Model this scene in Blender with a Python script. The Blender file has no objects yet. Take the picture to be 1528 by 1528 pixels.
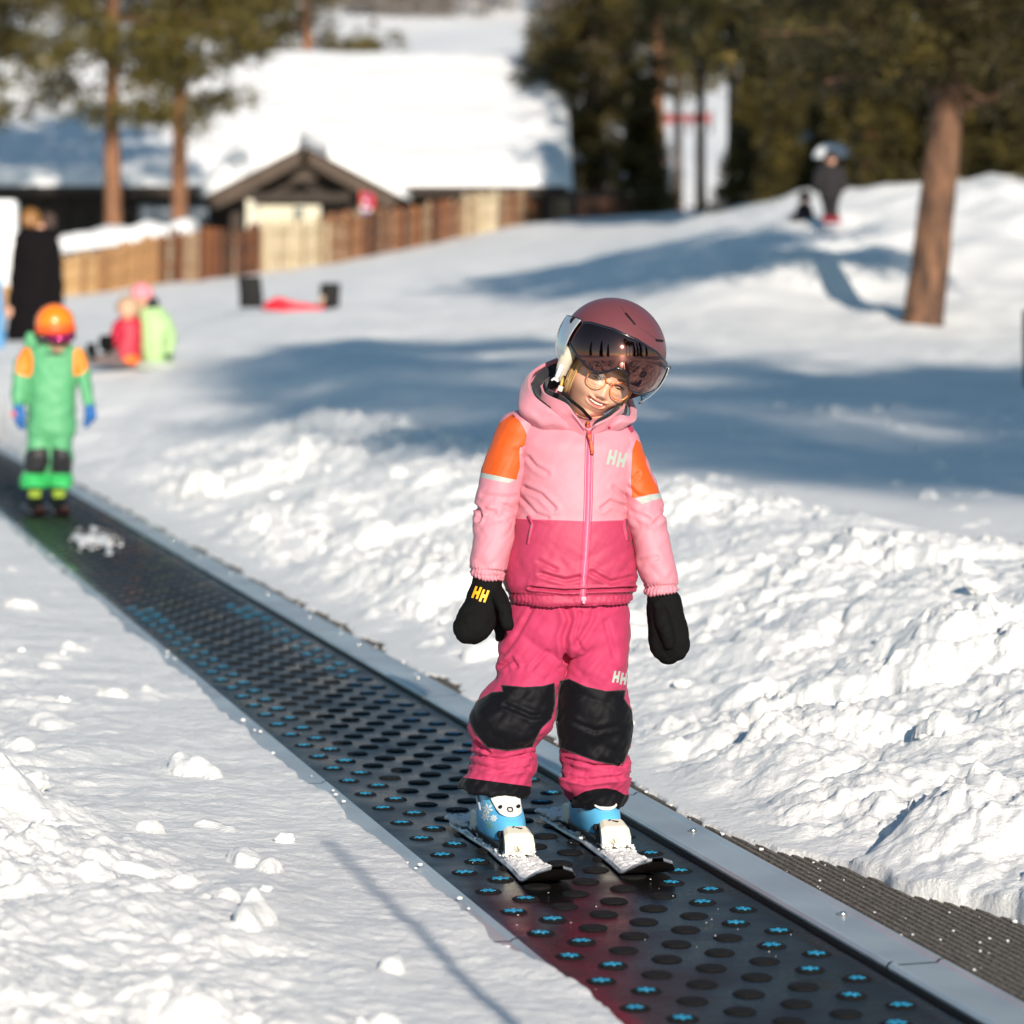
import bpy, math, random
import numpy as np
from mathutils import Vector, Matrix, Euler, noise as mnoise
from mathutils.bvhtree import BVHTree
random.seed(7); np.random.seed(7)
R = math.radians
scene = bpy.context.scene
COL = scene.collection

# ------------------------------------------------------------------ camera
F = 5000.0; HZ = 456.0; CH = 1.13; CX = 764.0     # focal length and horizon of the photograph in its own pixels
cam = bpy.data.cameras.new('camera'); camo = bpy.data.objects.new('camera', cam); COL.objects.link(camo)
camo.location = (0, 0, CH); camo.rotation_euler = (R(90), 0, 0)
cam.sensor_width = 36; cam.lens = F/1528*36; cam.shift_y = -(764-HZ)/1528
cam.clip_start = 0.1; cam.clip_end = 4000
cam.dof.use_dof = True; cam.dof.focus_distance = 6.9; cam.dof.aperture_fstop = 4.3
scene.camera = camo
# ------------------------------------------------------------------ light
SUN_EL = 19.5; SUN_AZ = math.atan(0.21)            # low sun behind and a little right of the camera
world = bpy.data.worlds.new('World'); scene.world = world; world.use_nodes = True
wn = world.node_tree; bg = wn.nodes['Background']
sky = wn.nodes.new('ShaderNodeTexSky'); sky.sky_type = 'NISHITA'; sky.sun_disc = False
sky.sun_elevation = R(SUN_EL); sky.sun_rotation = math.pi - SUN_AZ
sky.altitude = 400; sky.air_density = 1.0; sky.dust_density = 0.4; sky.ozone_density = 1.0
tint = wn.nodes.new('ShaderNodeMix'); tint.data_type = 'RGBA'; tint.blend_type = 'MULTIPLY'; tint.inputs[0].default_value = 1
tint.inputs[7].default_value = (.80, 1.05, 1.07, 1); wn.links.new(sky.outputs[0], tint.inputs[6]); wn.links.new(tint.outputs[2], bg.inputs[0]); bg.inputs[1].default_value = 0.084
sl = bpy.data.lights.new('sun', 'SUN'); sl.energy = 5.0; sl.angle = R(0.53); sl.color = (1.0, 0.89, 0.76)
so = bpy.data.objects.new('sun', sl); COL.objects.link(so)
sdir = Vector((math.sin(SUN_AZ)*math.cos(R(SUN_EL)), -math.cos(SUN_AZ)*math.cos(R(SUN_EL)), math.sin(R(SUN_EL))))
so.rotation_euler = sdir.to_track_quat('Z', 'Y').to_euler(); so.location = (5, -20, 12)
scene.view_settings.view_transform = 'Standard'; scene.view_settings.look = 'None'
scene.view_settings.gamma = 1; scene.view_settings.use_curve_mapping = False
scene.view_settings.exposure = 0.44

# ------------------------------------------------------------------ helpers
def P(px, py, d):                                   # point at distance d that the photograph shows at (px, py)
    return Vector(((px-CX)*d/F, d, CH-(py-HZ)*d/F))
def tag(o, label=None, cat=None, group=None, kind=None):
    if label: o['label'] = label
    if cat: o['category'] = cat
    if group: o['group'] = group
    if kind: o['kind'] = kind
    return o
def thing(name, label, cat, loc=(0,0,0), rz=0, group=None):
    o = bpy.data.objects.new(name, None); COL.objects.link(o)
    o.location = loc; o.rotation_euler = (0,0,rz); o.empty_display_size = .1
    return tag(o, label, cat, group)
def link(name, me, parent=None, world_space=True):
    o = bpy.data.objects.new(name, me); COL.objects.link(o)
    if parent is not None:
        o.parent = parent
        if world_space:
            M = Matrix.Identity(4); p = parent; chain = []
            while p is not None: chain.append(p); p = p.parent
            for q in reversed(chain): M = M @ (q.matrix_parent_inverse @ Matrix.LocRotScale(q.location, q.rotation_euler, q.scale))
            o.matrix_parent_inverse = M.inverted()
    return o
def mesh(name, V, Fc, mat=None, smooth=True):
    me = bpy.data.meshes.new(name)
    me.from_pydata([tuple(v) for v in V], [], [tuple(f) for f in Fc])
    if smooth: me.polygons.foreach_set('use_smooth', [True]*len(me.polygons))
    if mat is not None:
        for m in (mat if isinstance(mat, (list, tuple)) else [mat]): me.materials.append(m)
    me.update(); return me
def obj(name, V, Fc, mat=None, parent=None, smooth=True, ws=True):
    return link(name, mesh(name, V, Fc, mat, smooth), parent, ws)
def gridmesh(name, A, mat, smooth=True, wrapu=False, flip=False):   # A: rows x cols x 3
    r, c, _ = A.shape
    i = np.arange(r-1)[:,None]; cc = c if wrapu else c-1
    j = np.arange(cc)[None,:]; j2 = (j+1) % c
    q = np.stack([i*c+j, i*c+j2, (i+1)*c+j2, (i+1)*c+j], -1).reshape(-1,4)
    if flip: q = q[:, ::-1]
    me = bpy.data.meshes.new(name)
    me.vertices.add(r*c); me.vertices.foreach_set('co', A.reshape(-1).astype(np.float32))
    me.loops.add(q.size); me.loops.foreach_set('vertex_index', q.reshape(-1).astype(np.int32))
    me.polygons.add(len(q)); me.polygons.foreach_set('loop_start', np.arange(0, q.size, 4, dtype=np.int32))
    me.polygons.foreach_set('loop_total', np.full(len(q), 4, dtype=np.int32))
    me.polygons.foreach_set('use_smooth', np.full(len(q), smooth))
    if mat is not None: me.materials.append(mat)
    me.update(calc_edges=True); return me
def trimesh(name, V, T, mat, smooth=False):
    me = bpy.data.meshes.new(name)
    me.vertices.add(len(V)); me.vertices.foreach_set('co', V.reshape(-1).astype(np.float32))
    me.loops.add(T.size); me.loops.foreach_set('vertex_index', T.reshape(-1).astype(np.int32))
    me.polygons.add(len(T)); me.polygons.foreach_set('loop_start', np.arange(0, T.size, 3, dtype=np.int32))
    me.polygons.foreach_set('loop_total', np.full(len(T), 3, dtype=np.int32))
    if smooth: me.polygons.foreach_set('use_smooth', np.full(len(T), True))
    if mat is not None: me.materials.append(mat)
    me.update(calc_edges=True); return me
class MB:                                            # collects simple shapes into one mesh
    def __init__(s): s.V = []; s.F = []
    def add(s, V, Fc):
        n = len(s.V); s.V += [tuple(v) for v in V]; s.F += [tuple(i+n for i in f) for f in Fc]; return s
    def box(s, c, size, rz=0, M=None, taper=1.0):
        hx, hy, hz = size[0]/2, size[1]/2, size[2]/2; V = []
        for z in (-1,1):
            k = taper if z > 0 else 1
            for x, y in ((-1,-1),(1,-1),(1,1),(-1,1)): V.append(Vector((x*hx*k, y*hy*k, z*hz)))
        T = Matrix.Translation(c) @ (M if M is not None else Matrix.Rotation(rz,4,'Z'))
        return s.add([T@v for v in V], [(3,2,1,0),(4,5,6,7),(0,1,5,4),(1,2,6,5),(2,3,7,6),(3,0,4,7)])
    def tube(s, pts, rad, n=8):
        V, Fc = tubegeo(pts, rad, n); return s.add(V, Fc)
    def make(s, name, mat, parent=None, smooth=False, ws=True): return obj(name, s.V, s.F, mat, parent, smooth, ws)
def tubegeo(pts, rad, n=8, cap=True):
    pts = [Vector(p) for p in pts]; m = len(pts)
    if not hasattr(rad, '__len__'): rad = [rad]*m
    V = []; Fc = []; up = None
    for i, p in enumerate(pts):
        t = (pts[min(i+1,m-1)]-pts[max(i-1,0)]).normalized()
        if up is None: up = t.orthogonal().normalized()
        up = (up - t*up.dot(t)).normalized(); b = t.cross(up)
        for k in range(n):
            a = 2*math.pi*k/n; V.append(p+(up*math.cos(a)+b*math.sin(a))*rad[i])
    for i in range(m-1):
        for k in range(n): Fc.append((i*n+k, i*n+(k+1)%n, (i+1)*n+(k+1)%n, (i+1)*n+k))
    if cap: Fc.append(tuple(reversed(range(n)))); Fc.append(tuple((m-1)*n+k for k in range(n)))
    return V, Fc
def bevel(o, w, seg=2):
    m = o.modifiers.new('bevel', 'BEVEL'); m.width = w; m.segments = seg; m.limit_method = 'ANGLE'; m.angle_limit = R(35)
    return o
# vectorised gradient noise
_rs = np.random.RandomState(11); _perm = _rs.permutation(256); _perm = np.concatenate([_perm,_perm,_perm])
_g = _rs.normal(size=(256,3)); _g /= np.linalg.norm(_g,axis=1)[:,None]
def pn(x, y, z=0.0):
    x, y, z = np.broadcast_arrays(np.asarray(x,float), np.asarray(y,float), np.asarray(z,float))
    xi, yi, zi = np.floor(x).astype(int), np.floor(y).astype(int), np.floor(z).astype(int)
    fx, fy, fz = x-xi, y-yi, z-zi
    s = lambda t: t*t*t*(t*(t*6-15)+10)
    u, v, w = s(fx), s(fy), s(fz); out = 0
    for dx in (0,1):
        for dy in (0,1):
            for dz in (0,1):
                h = _perm[(_perm[(_perm[(xi+dx)&255]+yi+dy)&255]+zi+dz)&255]; g = _g[h]
                val = g[...,0]*(fx-dx)+g[...,1]*(fy-dy)+g[...,2]*(fz-dz)
                out = out + val*(u if dx else 1-u)*(v if dy else 1-v)*(w if dz else 1-w)
    return out*1.6
def fbm(x, y, z=0.0, o=4):
    a = 0; k = 1; f = 1
    for i in range(o): a = a + k*pn(x*f+i*17.3, y*f-i*9.1, z*f+i*3.7); k *= .5; f *= 2.03
    return a
def ss(a, b, x): t = np.clip((np.asarray(x,float)-a)/(b-a), 0, 1); return t*t*(3-2*t)
def clods(x, y, cell, seed, prob=.8, rmin=.35, rmax=.75, sq=1.0):   # rounded lumps on a jittered grid
    gx = x/cell; gy = y/(cell*sq); ix = np.floor(gx).astype(int); iy = np.floor(gy).astype(int); best = np.zeros_like(gx)
    def h(a, b, k): return (_perm[(_perm[(a+seed*7)&255]+b+k*31)&255])/255.0
    for dx in (-1,0,1):
        for dy in (-1,0,1):
            a, b = ix+dx, iy+dy
            r1, r2, r3, r4, r5 = h(a,b,1), h(a,b,2), h(a,b,3), h(a,b,4), h(a,b,5)
            cx, cy = a+.15+.7*r1, b+.15+.7*r2; rr = rmin+(rmax-rmin)*r3
            an = r5*3.14; el = 1+.7*r4; ddx = gx-cx; ddy = gy-cy
            qx = (ddx*np.cos(an)+ddy*np.sin(an))/el; qy = (-ddx*np.sin(an)+ddy*np.cos(an))
            d2 = (qx*qx+qy*qy)/(rr*rr)
            dome = np.clip(1-d2, 0, 1)**.38*(1+.45*qx/rr*(r2-.3)*2+.3*qy/rr*(r3-.5)*2)*rr*(.5+.8*r4)*(h(a,b,6) < prob)
            best = np.maximum(best, dome)
    return best

# ------------------------------------------------------------------ materials
def mat(name, col, rough=.6, metal=0, bump=None, var=None, spec=.5, sheen=0, coat=0, alpha=None, trans=0):
    m = bpy.data.materials.new(name); m.use_nodes = True; nt = m.node_tree; b = nt.nodes['Principled BSDF']
    b.inputs['Base Color'].default_value = (*col, 1); b.inputs['Roughness'].default_value = rough
    b.inputs['Metallic'].default_value = metal; b.inputs['Specular IOR Level'].default_value = spec
    if sheen: b.inputs['Sheen Weight'].default_value = sheen
    if coat: b.inputs['Coat Weight'].default_value = coat; b.inputs['Coat Roughness'].default_value = .08
    if trans: b.inputs['Transmission Weight'].default_value = trans
    tc = None
    if bump or var:
        tc = nt.nodes.new('ShaderNodeTexCoord')
    if var:                                          # (scale, second colour, stretch)
        n = nt.nodes.new('ShaderNodeTexNoise'); n.inputs['Scale'].default_value = var[0]; n.inputs['Detail'].default_value = 6
        mp = nt.nodes.new('ShaderNodeMapping'); mp.inputs['Scale'].default_value = var[2] if len(var) > 2 else (1,1,1)
        nt.links.new(tc.outputs['Object'], mp.inputs[0]); nt.links.new(mp.outputs[0], n.inputs[0])
        r = nt.nodes.new('ShaderNodeValToRGB'); r.color_ramp.elements[0].position = .35; r.color_ramp.elements[1].position = .65
        r.color_ramp.elements[0].color = (*col,1); r.color_ramp.elements[1].color = (*var[1],1)
        nt.links.new(n.outputs[0], r.inputs[0]); nt.links.new(r.outputs[0], b.inputs['Base Color'])
    if bump:                                         # list of (scale, strength, distance)
        prev = None
        for sc_, st, di in bump:
            n = nt.nodes.new('ShaderNodeTexNoise'); n.inputs['Scale'].default_value = sc_; n.inputs['Detail'].default_value = 5
            nt.links.new(tc.outputs['Object'], n.inputs[0])
            bp = nt.nodes.new('ShaderNodeBump'); bp.inputs['Strength'].default_value = st; bp.inputs['Distance'].default_value = di
            nt.links.new(n.outputs[0], bp.inputs['Height'])
            if prev: nt.links.new(prev.outputs[0], bp.inputs['Normal'])
            prev = bp
        nt.links.new(prev.outputs[0], b.inputs['Normal'])
    return m
def zoned(name, base, zones, rough=.6, bump=(900,.25,.0006), coarse=None, sheen=.03):
    """cloth whose panels are cut by float attributes stored on the mesh (positive = inside the panel)"""
    m = mat(name, base, rough, bump=[bump]+([coarse] if coarse else []), sheen=sheen); nt = m.node_tree; b = nt.nodes['Principled BSDF']
    prev = None
    for attr, col in zones:
        at = nt.nodes.new('ShaderNodeAttribute'); at.attribute_name = attr
        st = nt.nodes.new('ShaderNodeMath'); st.operation = 'GREATER_THAN'; st.inputs[1].default_value = 0
        nt.links.new(at.outputs['Fac'], st.inputs[0])
        mx = nt.nodes.new('ShaderNodeMix'); mx.data_type = 'RGBA'
        if prev: nt.links.new(prev, mx.inputs[6])
        else: mx.inputs[6].default_value = (*base,1)
        mx.inputs[7].default_value = (*col,1); nt.links.new(st.outputs[0], mx.inputs[0]); prev = mx.outputs[2]
    # slight unevenness of the dye
    tc = nt.nodes.new('ShaderNodeTexCoord'); n = nt.nodes.new('ShaderNodeTexNoise'); n.inputs['Scale'].default_value = 14; n.inputs['Detail'].default_value = 4
    nt.links.new(tc.outputs['Object'], n.inputs[0]); mr = nt.nodes.new('ShaderNodeMapRange'); mr.inputs[3].default_value = .88; mr.inputs[4].default_value = 1.06
    nt.links.new(n.outputs[0], mr.inputs[0]); mu = nt.nodes.new('ShaderNodeMix'); mu.data_type = 'RGBA'; mu.blend_type = 'MULTIPLY'; mu.inputs[0].default_value = 1
    if prev: nt.links.new(prev, mu.inputs[6])
    else: mu.inputs[6].default_value = (*base,1)
    nt.links.new(mr.outputs[0], mu.inputs[7]); nt.links.new(mu.outputs[2], b.inputs['Base Color'])
    return m
def setattr_(me, name, vals):
    a = me.attributes.new(name, 'FLOAT', 'POINT'); a.data.foreach_set('value', np.asarray(vals, dtype=np.float32))
def sdpoly(X, Y, poly):                              # signed distance to polygon, positive inside
    poly = np.array(poly, float); n = len(poly); d = np.full(X.shape, 1e9); ins = np.zeros(X.shape, bool)
    for i in range(n):
        a, b = poly[i], poly[(i+1)%n]; e = b-a; wx, wy = X-a[0], Y-a[1]
        t = np.clip((wx*e[0]+wy*e[1])/(e@e), 0, 1); d = np.minimum(d, np.hypot(wx-e[0]*t, wy-e[1]*t))
        c = ((a[1] > Y) != (b[1] > Y)); xx = a[0]+(Y-a[1])*e[0]/(e[1] if abs(e[1]) > 1e-9 else 1e-9); ins ^= (c & (X < xx))
    return np.where(ins, d, -d)
def coords(me):
    a = np.empty(len(me.vertices)*3, np.float32); me.vertices.foreach_get('co', a); return a.reshape(-1,3).astype(float)
def normals(me):
    a = np.empty(len(me.vertices)*3, np.float32); me.vertices.foreach_get('normal', a); return a.reshape(-1,3).astype(float)
def setco(me, V): me.vertices.foreach_set('co', np.asarray(V, np.float32).reshape(-1)); me.update()
def photo(V): return CX+F*V[:,0]/V[:,1], HZ-F*(V[:,2]-CH)/V[:,1]
def remesh(parts, voxel, smooth=6, fac=.5):         # several closed shapes fused into one continuous surface
    V = []; Fc = []
    for v, f in parts:
        n = len(V); V += [tuple(q) for q in v]; Fc += [tuple(i+n for i in g) for g in f]
    me = mesh('tmp', V, Fc); o = bpy.data.objects.new('tmp', me); COL.objects.link(o)
    m = o.modifiers.new('r', 'REMESH'); m.mode = 'VOXEL'; m.voxel_size = voxel; m.use_smooth_shade = True
    if smooth: s = o.modifiers.new('s', 'SMOOTH'); s.iterations = smooth; s.factor = fac
    dg = bpy.context.evaluated_depsgraph_get(); out = bpy.data.meshes.new_from_object(o.evaluated_get(dg))
    bpy.data.objects.remove(o); bpy.data.meshes.remove(me); return out
def crom(K, m):                                      # resample rows of key values smoothly
    K = np.array(K, float); n = len(K); t = np.linspace(0, n-1, m); i = np.clip(t.astype(int), 0, n-2); f = (t-i)[:,None]
    p0 = K[np.maximum(i-1,0)]; p1 = K[i]; p2 = K[i+1]; p3 = K[np.minimum(i+2,n-1)]
    return .5*((2*p1)+(-p0+p2)*f+(2*p0-5*p1+4*p2-p3)*f*f+(-p0+3*p1-3*p2+p3)*f**3)
def loftrows(rows, m=60, n=64, e=2.3):               # rows (py, xl, xr, distance, half depth [, slant]) -> closed loft
    rows = [tuple(r)+(0,)*(6-len(r)) for r in rows]
    K = crom(rows, m); V = []; a = np.linspace(0, 2*np.pi, n, endpoint=False)
    ca, sa = np.cos(a), np.sin(a); sx = np.sign(ca)*np.abs(ca)**(2/e); sy = np.sign(sa)*np.abs(sa)**(2/e)
    for py, xl, xr, d, hd, sl_ in K:
        cx = (xl+xr)/2; hw = (xr-xl)/2
        for k in range(n):
            pxx = cx+sx[k]*hw; V.append(P(pxx, py+sl_*sx[k], d)+Vector((0, sy[k]*hd, 0)))
    Fc = [(i*n+k, (i+1)*n+k, (i+1)*n+(k+1)%n, i*n+(k+1)%n) for i in range(m-1) for k in range(n)]
    Fc.append(tuple(range(n))); Fc.append(tuple((m-1)*n+k for k in reversed(range(n))))
    return V, Fc
def wrinkle(me, A, fx=9, fy=9, fz=16, seed=0, mask=None, diag=0.6, big=1.0):
    V = coords(me); N = normals(me); X = V[:,0]+seed; Y = V[:,1]; Z = V[:,2]+diag*V[:,0]
    n1 = pn(X*fx, Y*fy, Z*fz); n2 = pn(X*fx*.8+7, Y*fy, (V[:,2]-diag*V[:,0])*fz*1.3+3); n3 = pn(X*fx*3+1, Y*fy*3, Z*fz*2.4)
    w = (np.abs(n1)-.22)*1.0*big+(np.abs(n2)-.22)*.8+(np.abs(n3)-.2)*.28
    n4 = pn(X*fx*2.1+4, Y*fy*2, (V[:,2]-1.3*V[:,0])*fz*1.6); w = w+(np.abs(n4)**.7-.3)*.42
    if mask is not None: w = w*mask
    setco(me, V+N*(A*w)[:,None])
def bvh_of(*meshes):
    V = []; Fc = []
    for me in meshes:
        n = len(V); V += [v.co.copy() for v in me.vertices]; Fc += [tuple(i+n for i in p.vertices) for p in me.polygons]
    return BVHTree.FromPolygons(V, Fc)
def onto(bvh, px, py, off=.001, d0=6.0):             # the point of a surface that the photograph shows at (px, py)
    o = Vector((0,0,CH)); dr = (P(px,py,d0)-o).normalized(); h = bvh.ray_cast(o, dr)
    if h[0] is None: return None
    n = h[1] if h[1].dot(dr) < 0 else -h[1]
    return h[0]+n*off
def ribbon(name, bvh, pts, w, m, parent, off=.0025, step=3, thick=True):      # strip of cloth or tape sewn along a line
    pts = [np.array(p, float) for p in pts]; L = []; W = w if hasattr(w,'__len__') else [w]*len(pts)
    for i in range(len(pts)-1):
        k = max(2, int(np.linalg.norm(pts[i+1]-pts[i])/step))
        for t in range(k): L.append((pts[i]+(pts[i+1]-pts[i])*t/k, W[i]+(W[i+1]-W[i])*t/k))
    L.append((pts[-1], W[-1])); V = []
    for i, (p, ww) in enumerate(L):
        t = L[min(i+1,len(L)-1)][0]-L[max(i-1,0)][0]; t = t/np.linalg.norm(t); nn = np.array((-t[1], t[0]))
        for s in (-1,-.5,0,.5,1):
            q = p+nn*s*ww/2; h = onto(bvh, q[0], q[1], off*(1 if abs(s) < .9 else -.3))
            V.append(h if h is not None else (V[-5] if len(V) >= 5 else P(q[0],q[1],6.95)))
    n = len(L); Fc = [(i*5+k, i*5+k+1, (i+1)*5+k+1, (i+1)*5+k) for i in range(n-1) for k in range(4)]
    return obj(name, V, Fc, m, parent)
def patch(name, bvh, polys, m, parent, off=.0012):  # flat print (letters) laid on a surface; polys = convex quads in photo pixels
    V = []; Fc = []
    for q in polys:
        q = [np.array(p,float) for p in q]; g = 4; n = len(V); ok = True
        for i in range(g+1):
            for j in range(g+1):
                a = q[0]+(q[1]-q[0])*i/g; b = q[3]+(q[2]-q[3])*i/g; p = a+(b-a)*j/g
                h = onto(bvh, p[0], p[1], off); ok = ok and h is not None; V.append(h or Vector((0,0,0)))
        if not ok: V = V[:n]; continue
        for i in range(g):
            for j in range(g): Fc.append((n+i*(g+1)+j, n+(i+1)*(g+1)+j, n+(i+1)*(g+1)+j+1, n+i*(g+1)+j+1))
    return obj(name, V, Fc, m, parent)
def letterHH(x, y, w, h, ang, slant=.28, bar=.24):   # the two slanted capital letters H H
    out = []; ca, sa = math.cos(R(ang)), math.sin(R(ang))
    def q(x0,y0,x1,y1):
        r = []
        for a, b in ((x0,y0),(x1,y0),(x1,y1),(x0,y1)):
            a2 = a+slant*(1-b)*.5; u_, v_ = a2*w, b*h; r.append((x+u_*ca-v_*sa, y+u_*sa+v_*ca))
        out.append(r)
    lw = .14
    for s in (0, .52):
        dy = .12 if s else 0
        q(s, dy, s+lw, 1-.12+dy); q(s+.28, dy, s+.28+lw, 1-.12+dy); q(s+lw, .34+dy, s+.28, .34+bar+dy)
    return out
# ------------------------------------------------------------------ lie of the land
ca_, sa_ = .9751, .2218                              # conveyor: across = (ca, sa), along = (-sa, ca)
def UV(x, y): return ca_*x+sa_*y-1.6, -sa_*x+ca_*y
def XY(u, v): return (1.6+u)*ca_-v*sa_, (1.6+u)*sa_+v*ca_
_pxs = np.array([-3000,-600,0,400,800,1200,1528,2200,4500], float)
_ds = np.array([2, 8, 15, 20, 27, 32, 36, 42, 55, 70, 90, 130], float)
_Z = np.array([
 # -3000 -600   0    400   800   1200  1528  2200 4500
 [0.05, .05, .05, .05, .10, .15, .15, .15, .15],
 [0.05, .05, .05, .05, .15, .20, .20, .20, .20],
 [0.05, .05, .05, .12, .28, .32, .34, .34, .34],
 [.15, .10, .12, .32, .50, .50, .52, .52, .52],
 [.4, .35, .42, .66, .78, .74, .74, .80, .80],
 [.6, .55, .60, .86, .88, .86, .86, .9, 1.0],
 [.7, .6, .62, .98, .98, 1.55, 1.50, 1.6, 1.8],
 [.8, .65, .66, 1.12, 1.20, 2.05, 2.12, 2.2, 2.3],
 [1.0, .95, .98, 1.42, 1.70, 2.95, 3.16, 3.2, 3.3],
 [1.3, 1.35, 1.38, 1.80, 2.40, 3.35, 3.45, 3.5, 3.6],
 [1.8, 1.9, 1.9, 2.2, 3.45, 3.7, 3.8, 3.9, 4.0],
 [3.0, 3.0, 3.0, 3.2, 4.2, 4.3, 4.4, 4.5, 4.6]])
def field(x, y):
    out = 0
    for ox, oy in ((0,0),(40,.03),(-40,-.03),(60,-.04),(-60,.04)):
        px = np.clip(CX+F*x/y+ox, -2999, 4499); d = np.clip(y*(1+oy), 2.01, 129.9)
        i = np.clip(np.searchsorted(_pxs, px)-1, 0, len(_pxs)-2); j = np.clip(np.searchsorted(_ds, d)-1, 0, len(_ds)-2)
        a = (px-_pxs[i])/(_pxs[i+1]-_pxs[i]); b = (d-_ds[j])/(_ds[j+1]-_ds[j])
        out = out + (_Z[j,i]*(1-a)+_Z[j,i+1]*a)*(1-b)+(_Z[j+1,i]*(1-a)+_Z[j+1,i+1]*a)*b
    return out/5
def Hraw(x, y, detail=True):
    x = np.asarray(x, float); y = np.asarray(y, float); u, v = UV(x, y)
    fz = field(x, y)
    ridge = .34+.04*pn(v*.5, 3.3); rc = 2.15+.12*pn(v*.45, 9.9)
    bank = .015+(ridge-.015)*(1-(1-ss(.35, rc+.35, u))**1.15)
    t = ss(rc, rc+.9, u); right = bank*(1-t)+fz*t
    tl = ss(-.5, -2.5, u); left = .035+.035*ss(-.3,-.9,u)+.08*ss(-.85,-1.5,u)*ss(9,6.3,y); left = left*(1-tl*ss(10,20,y))+fz*tl*ss(10,20,y)
    fade = ss(23, 30, v)
    z = np.where(u > 0, right, left); z = z*(1-fade)+fz*fade
    if detail:
        w1 = pn(x*3.1, y*3.1, 5.5)*.10+pn(x*13, y*13, 2.5)*.028; w2 = pn(x*3.1+9, y*3.1+4, 1.5)*.10+pn(x*13+5, y*13, 6.5)*.028
        a = np.where(u > 0, ss(.42, .85, u)*(1-.93*ss(rc+.05, rc+.5, u)), ss(-.55, -1.15, u)*(.45+.55*ss(9.5, 7.0, y)))
        a = a*(1-.9*ss(20, 28, v))
        a = a*(.55+.75*ss(-.25,.35, pn(x*.9, y*.7, 2.2)))
        edge = np.where(u > 0, ss(.4,.6,u)*(1-ss(rc, rc+.5, u)), 1.0)*(1-ss(20,28,v))
        big = clods(x+w1, y+w2, .26, 3, .55, .35, .7, 1.2)*.22
        mid = clods(x+w2*.7, y+w1*.7, .115, 5, .7, .35, .8, 1.1)*.115
        sml = clods(x+w2*.5, y+w2*.5, .05, 9, .6, .3, .75)*.05+clods(x+w1*.4, y+w1*.3, .026, 12, .5, .3, .7)*.022
        wq = np.where(u > 0, .70, .62); gr = ss(-.1,.25,pn(x*1.9+3,y*1.6,5.1)); z = z + a*wq*(big*.62+mid*.50*(.4+.6*gr)+sml*(.25+.6*gr)) + (.25+.75*a)*.035*pn(x*2.1, y*1.5, 7.7)*np.where(u>0,ss(.45,.9,u),ss(-.45,-.9,u))+(.2+a)*.008*pn(x*6, y*4.5, 2.7)*edge+a*(.012*fbm(x*9,y*9,4.2,3)-.012*np.abs(fbm(x*17,y*15,1.7,3)))
        z = z + edge*(.007*fbm(x*5, y*4.2, 1.1, 3)+.0022*fbm(x*28, y*26, 2.1, 2))
        sp = ss(.72,.80, clods(x, y, .33, 21, .35, .5, .9)*0+1)      # sparse loose clods near the conveyor
        lo = clods(x+w1*.9, y+w2*.9, .13, 14, .08, .18, .40)*.10
        z = z + np.where(u > 0, ss(.45,.6,u), ss(-.4,-.55,u))*lo*.8*(1+.6*pn(x*22,y*22,.5))*(1-ss(20,28,v))
        far = ss(20, 26, y)
        z = z + far*(.05*fbm(x*.9, y*.5, 3.3, 3)+.012*fbm(x*4, y*2.4, 6.1, 2))
        m = ss(31.5, 36, y)*ss(900, 1250, CX+F*x/y); z = z + m*(.30*pn(x*.5, y*.33, 4.4)+.12*pn(x*1.3, y*.9, 8.8))
    return z
def eR(v): return .392+.20*np.clip(6.85-v, 0, 1.6)+.045*pn(v*2.6, 1.7)+.02*pn(v*11, 4.7)
def eL(v): return -.312+.028*pn(v*1.9, 8.1)+.014*pn(v*8, 2.7)+.042*ss(5.75, 5.2, v)-.01*ss(7.6,8.2,v)*ss(9.5,9.0,v)
def H(x, y, detail=True):
    x = np.asarray(x, float); y = np.asarray(y, float); u, v = UV(x, y); z = Hraw(x, y, detail)
    r = ss(eR(v)-.006, eR(v)+.03, u); l = ss(eL(v)+.004, eL(v)-.035, u)
    k = np.where(u > 0, r, l); k = np.where((v > 60), 1.0, k)
    return z*k+(-.10)*(1-k)
def HH(x, y): return float(H(np.array([x]), np.array([y]))[0])
def H0(x, y): return float(Hraw(np.array([x]), np.array([y]), False)[0])

M_snow = bpy.data.materials.new('snow'); M_snow.use_nodes = True
nt = M_snow.node_tree; b = nt.nodes['Principled BSDF']
b.inputs['Roughness'].default_value = .6; b.inputs['Specular IOR Level'].default_value = .2

tc = nt.nodes.new('ShaderNodeTexCoord')
nz = nt.nodes.new('ShaderNodeTexNoise'); nz.inputs['Scale'].default_value = 1.3; nz.inputs['Detail'].default_value = 5
nt.links.new(tc.outputs['Object'], nz.inputs[0]); rp = nt.nodes.new('ShaderNodeValToRGB')
rp.color_ramp.elements[0].position = .3; rp.color_ramp.elements[0].color = (.77,.77,.77,1)
rp.color_ramp.elements[1].position = .65; rp.color_ramp.elements[1].color = (.85,.845,.835,1)
nt.links.new(nz.outputs[0], rp.inputs[0]); nt.links.new(rp.outputs[0], b.inputs['Base Color'])
prev = None
for s_, st, di in ((22,.35,.02),(75,.55,.010),(260,.6,.004),(900,.6,.0016)):
    n = nt.nodes.new('ShaderNodeTexNoise'); n.inputs['Scale'].default_value = s_; n.inputs['Detail'].default_value = 7; n.inputs['Roughness'].default_value = .6
    nt.links.new(tc.outputs['Object'], n.inputs[0]); bp = nt.nodes.new('ShaderNodeBump')
    bp.inputs['Strength'].default_value = st; bp.inputs['Distance'].default_value = di; nt.links.new(n.outputs[0], bp.inputs['Height'])
    if prev: nt.links.new(prev.outputs[0], bp.inputs['Normal'])
    prev = bp
nt.links.new(prev.outputs[0], b.inputs['Normal'])
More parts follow.
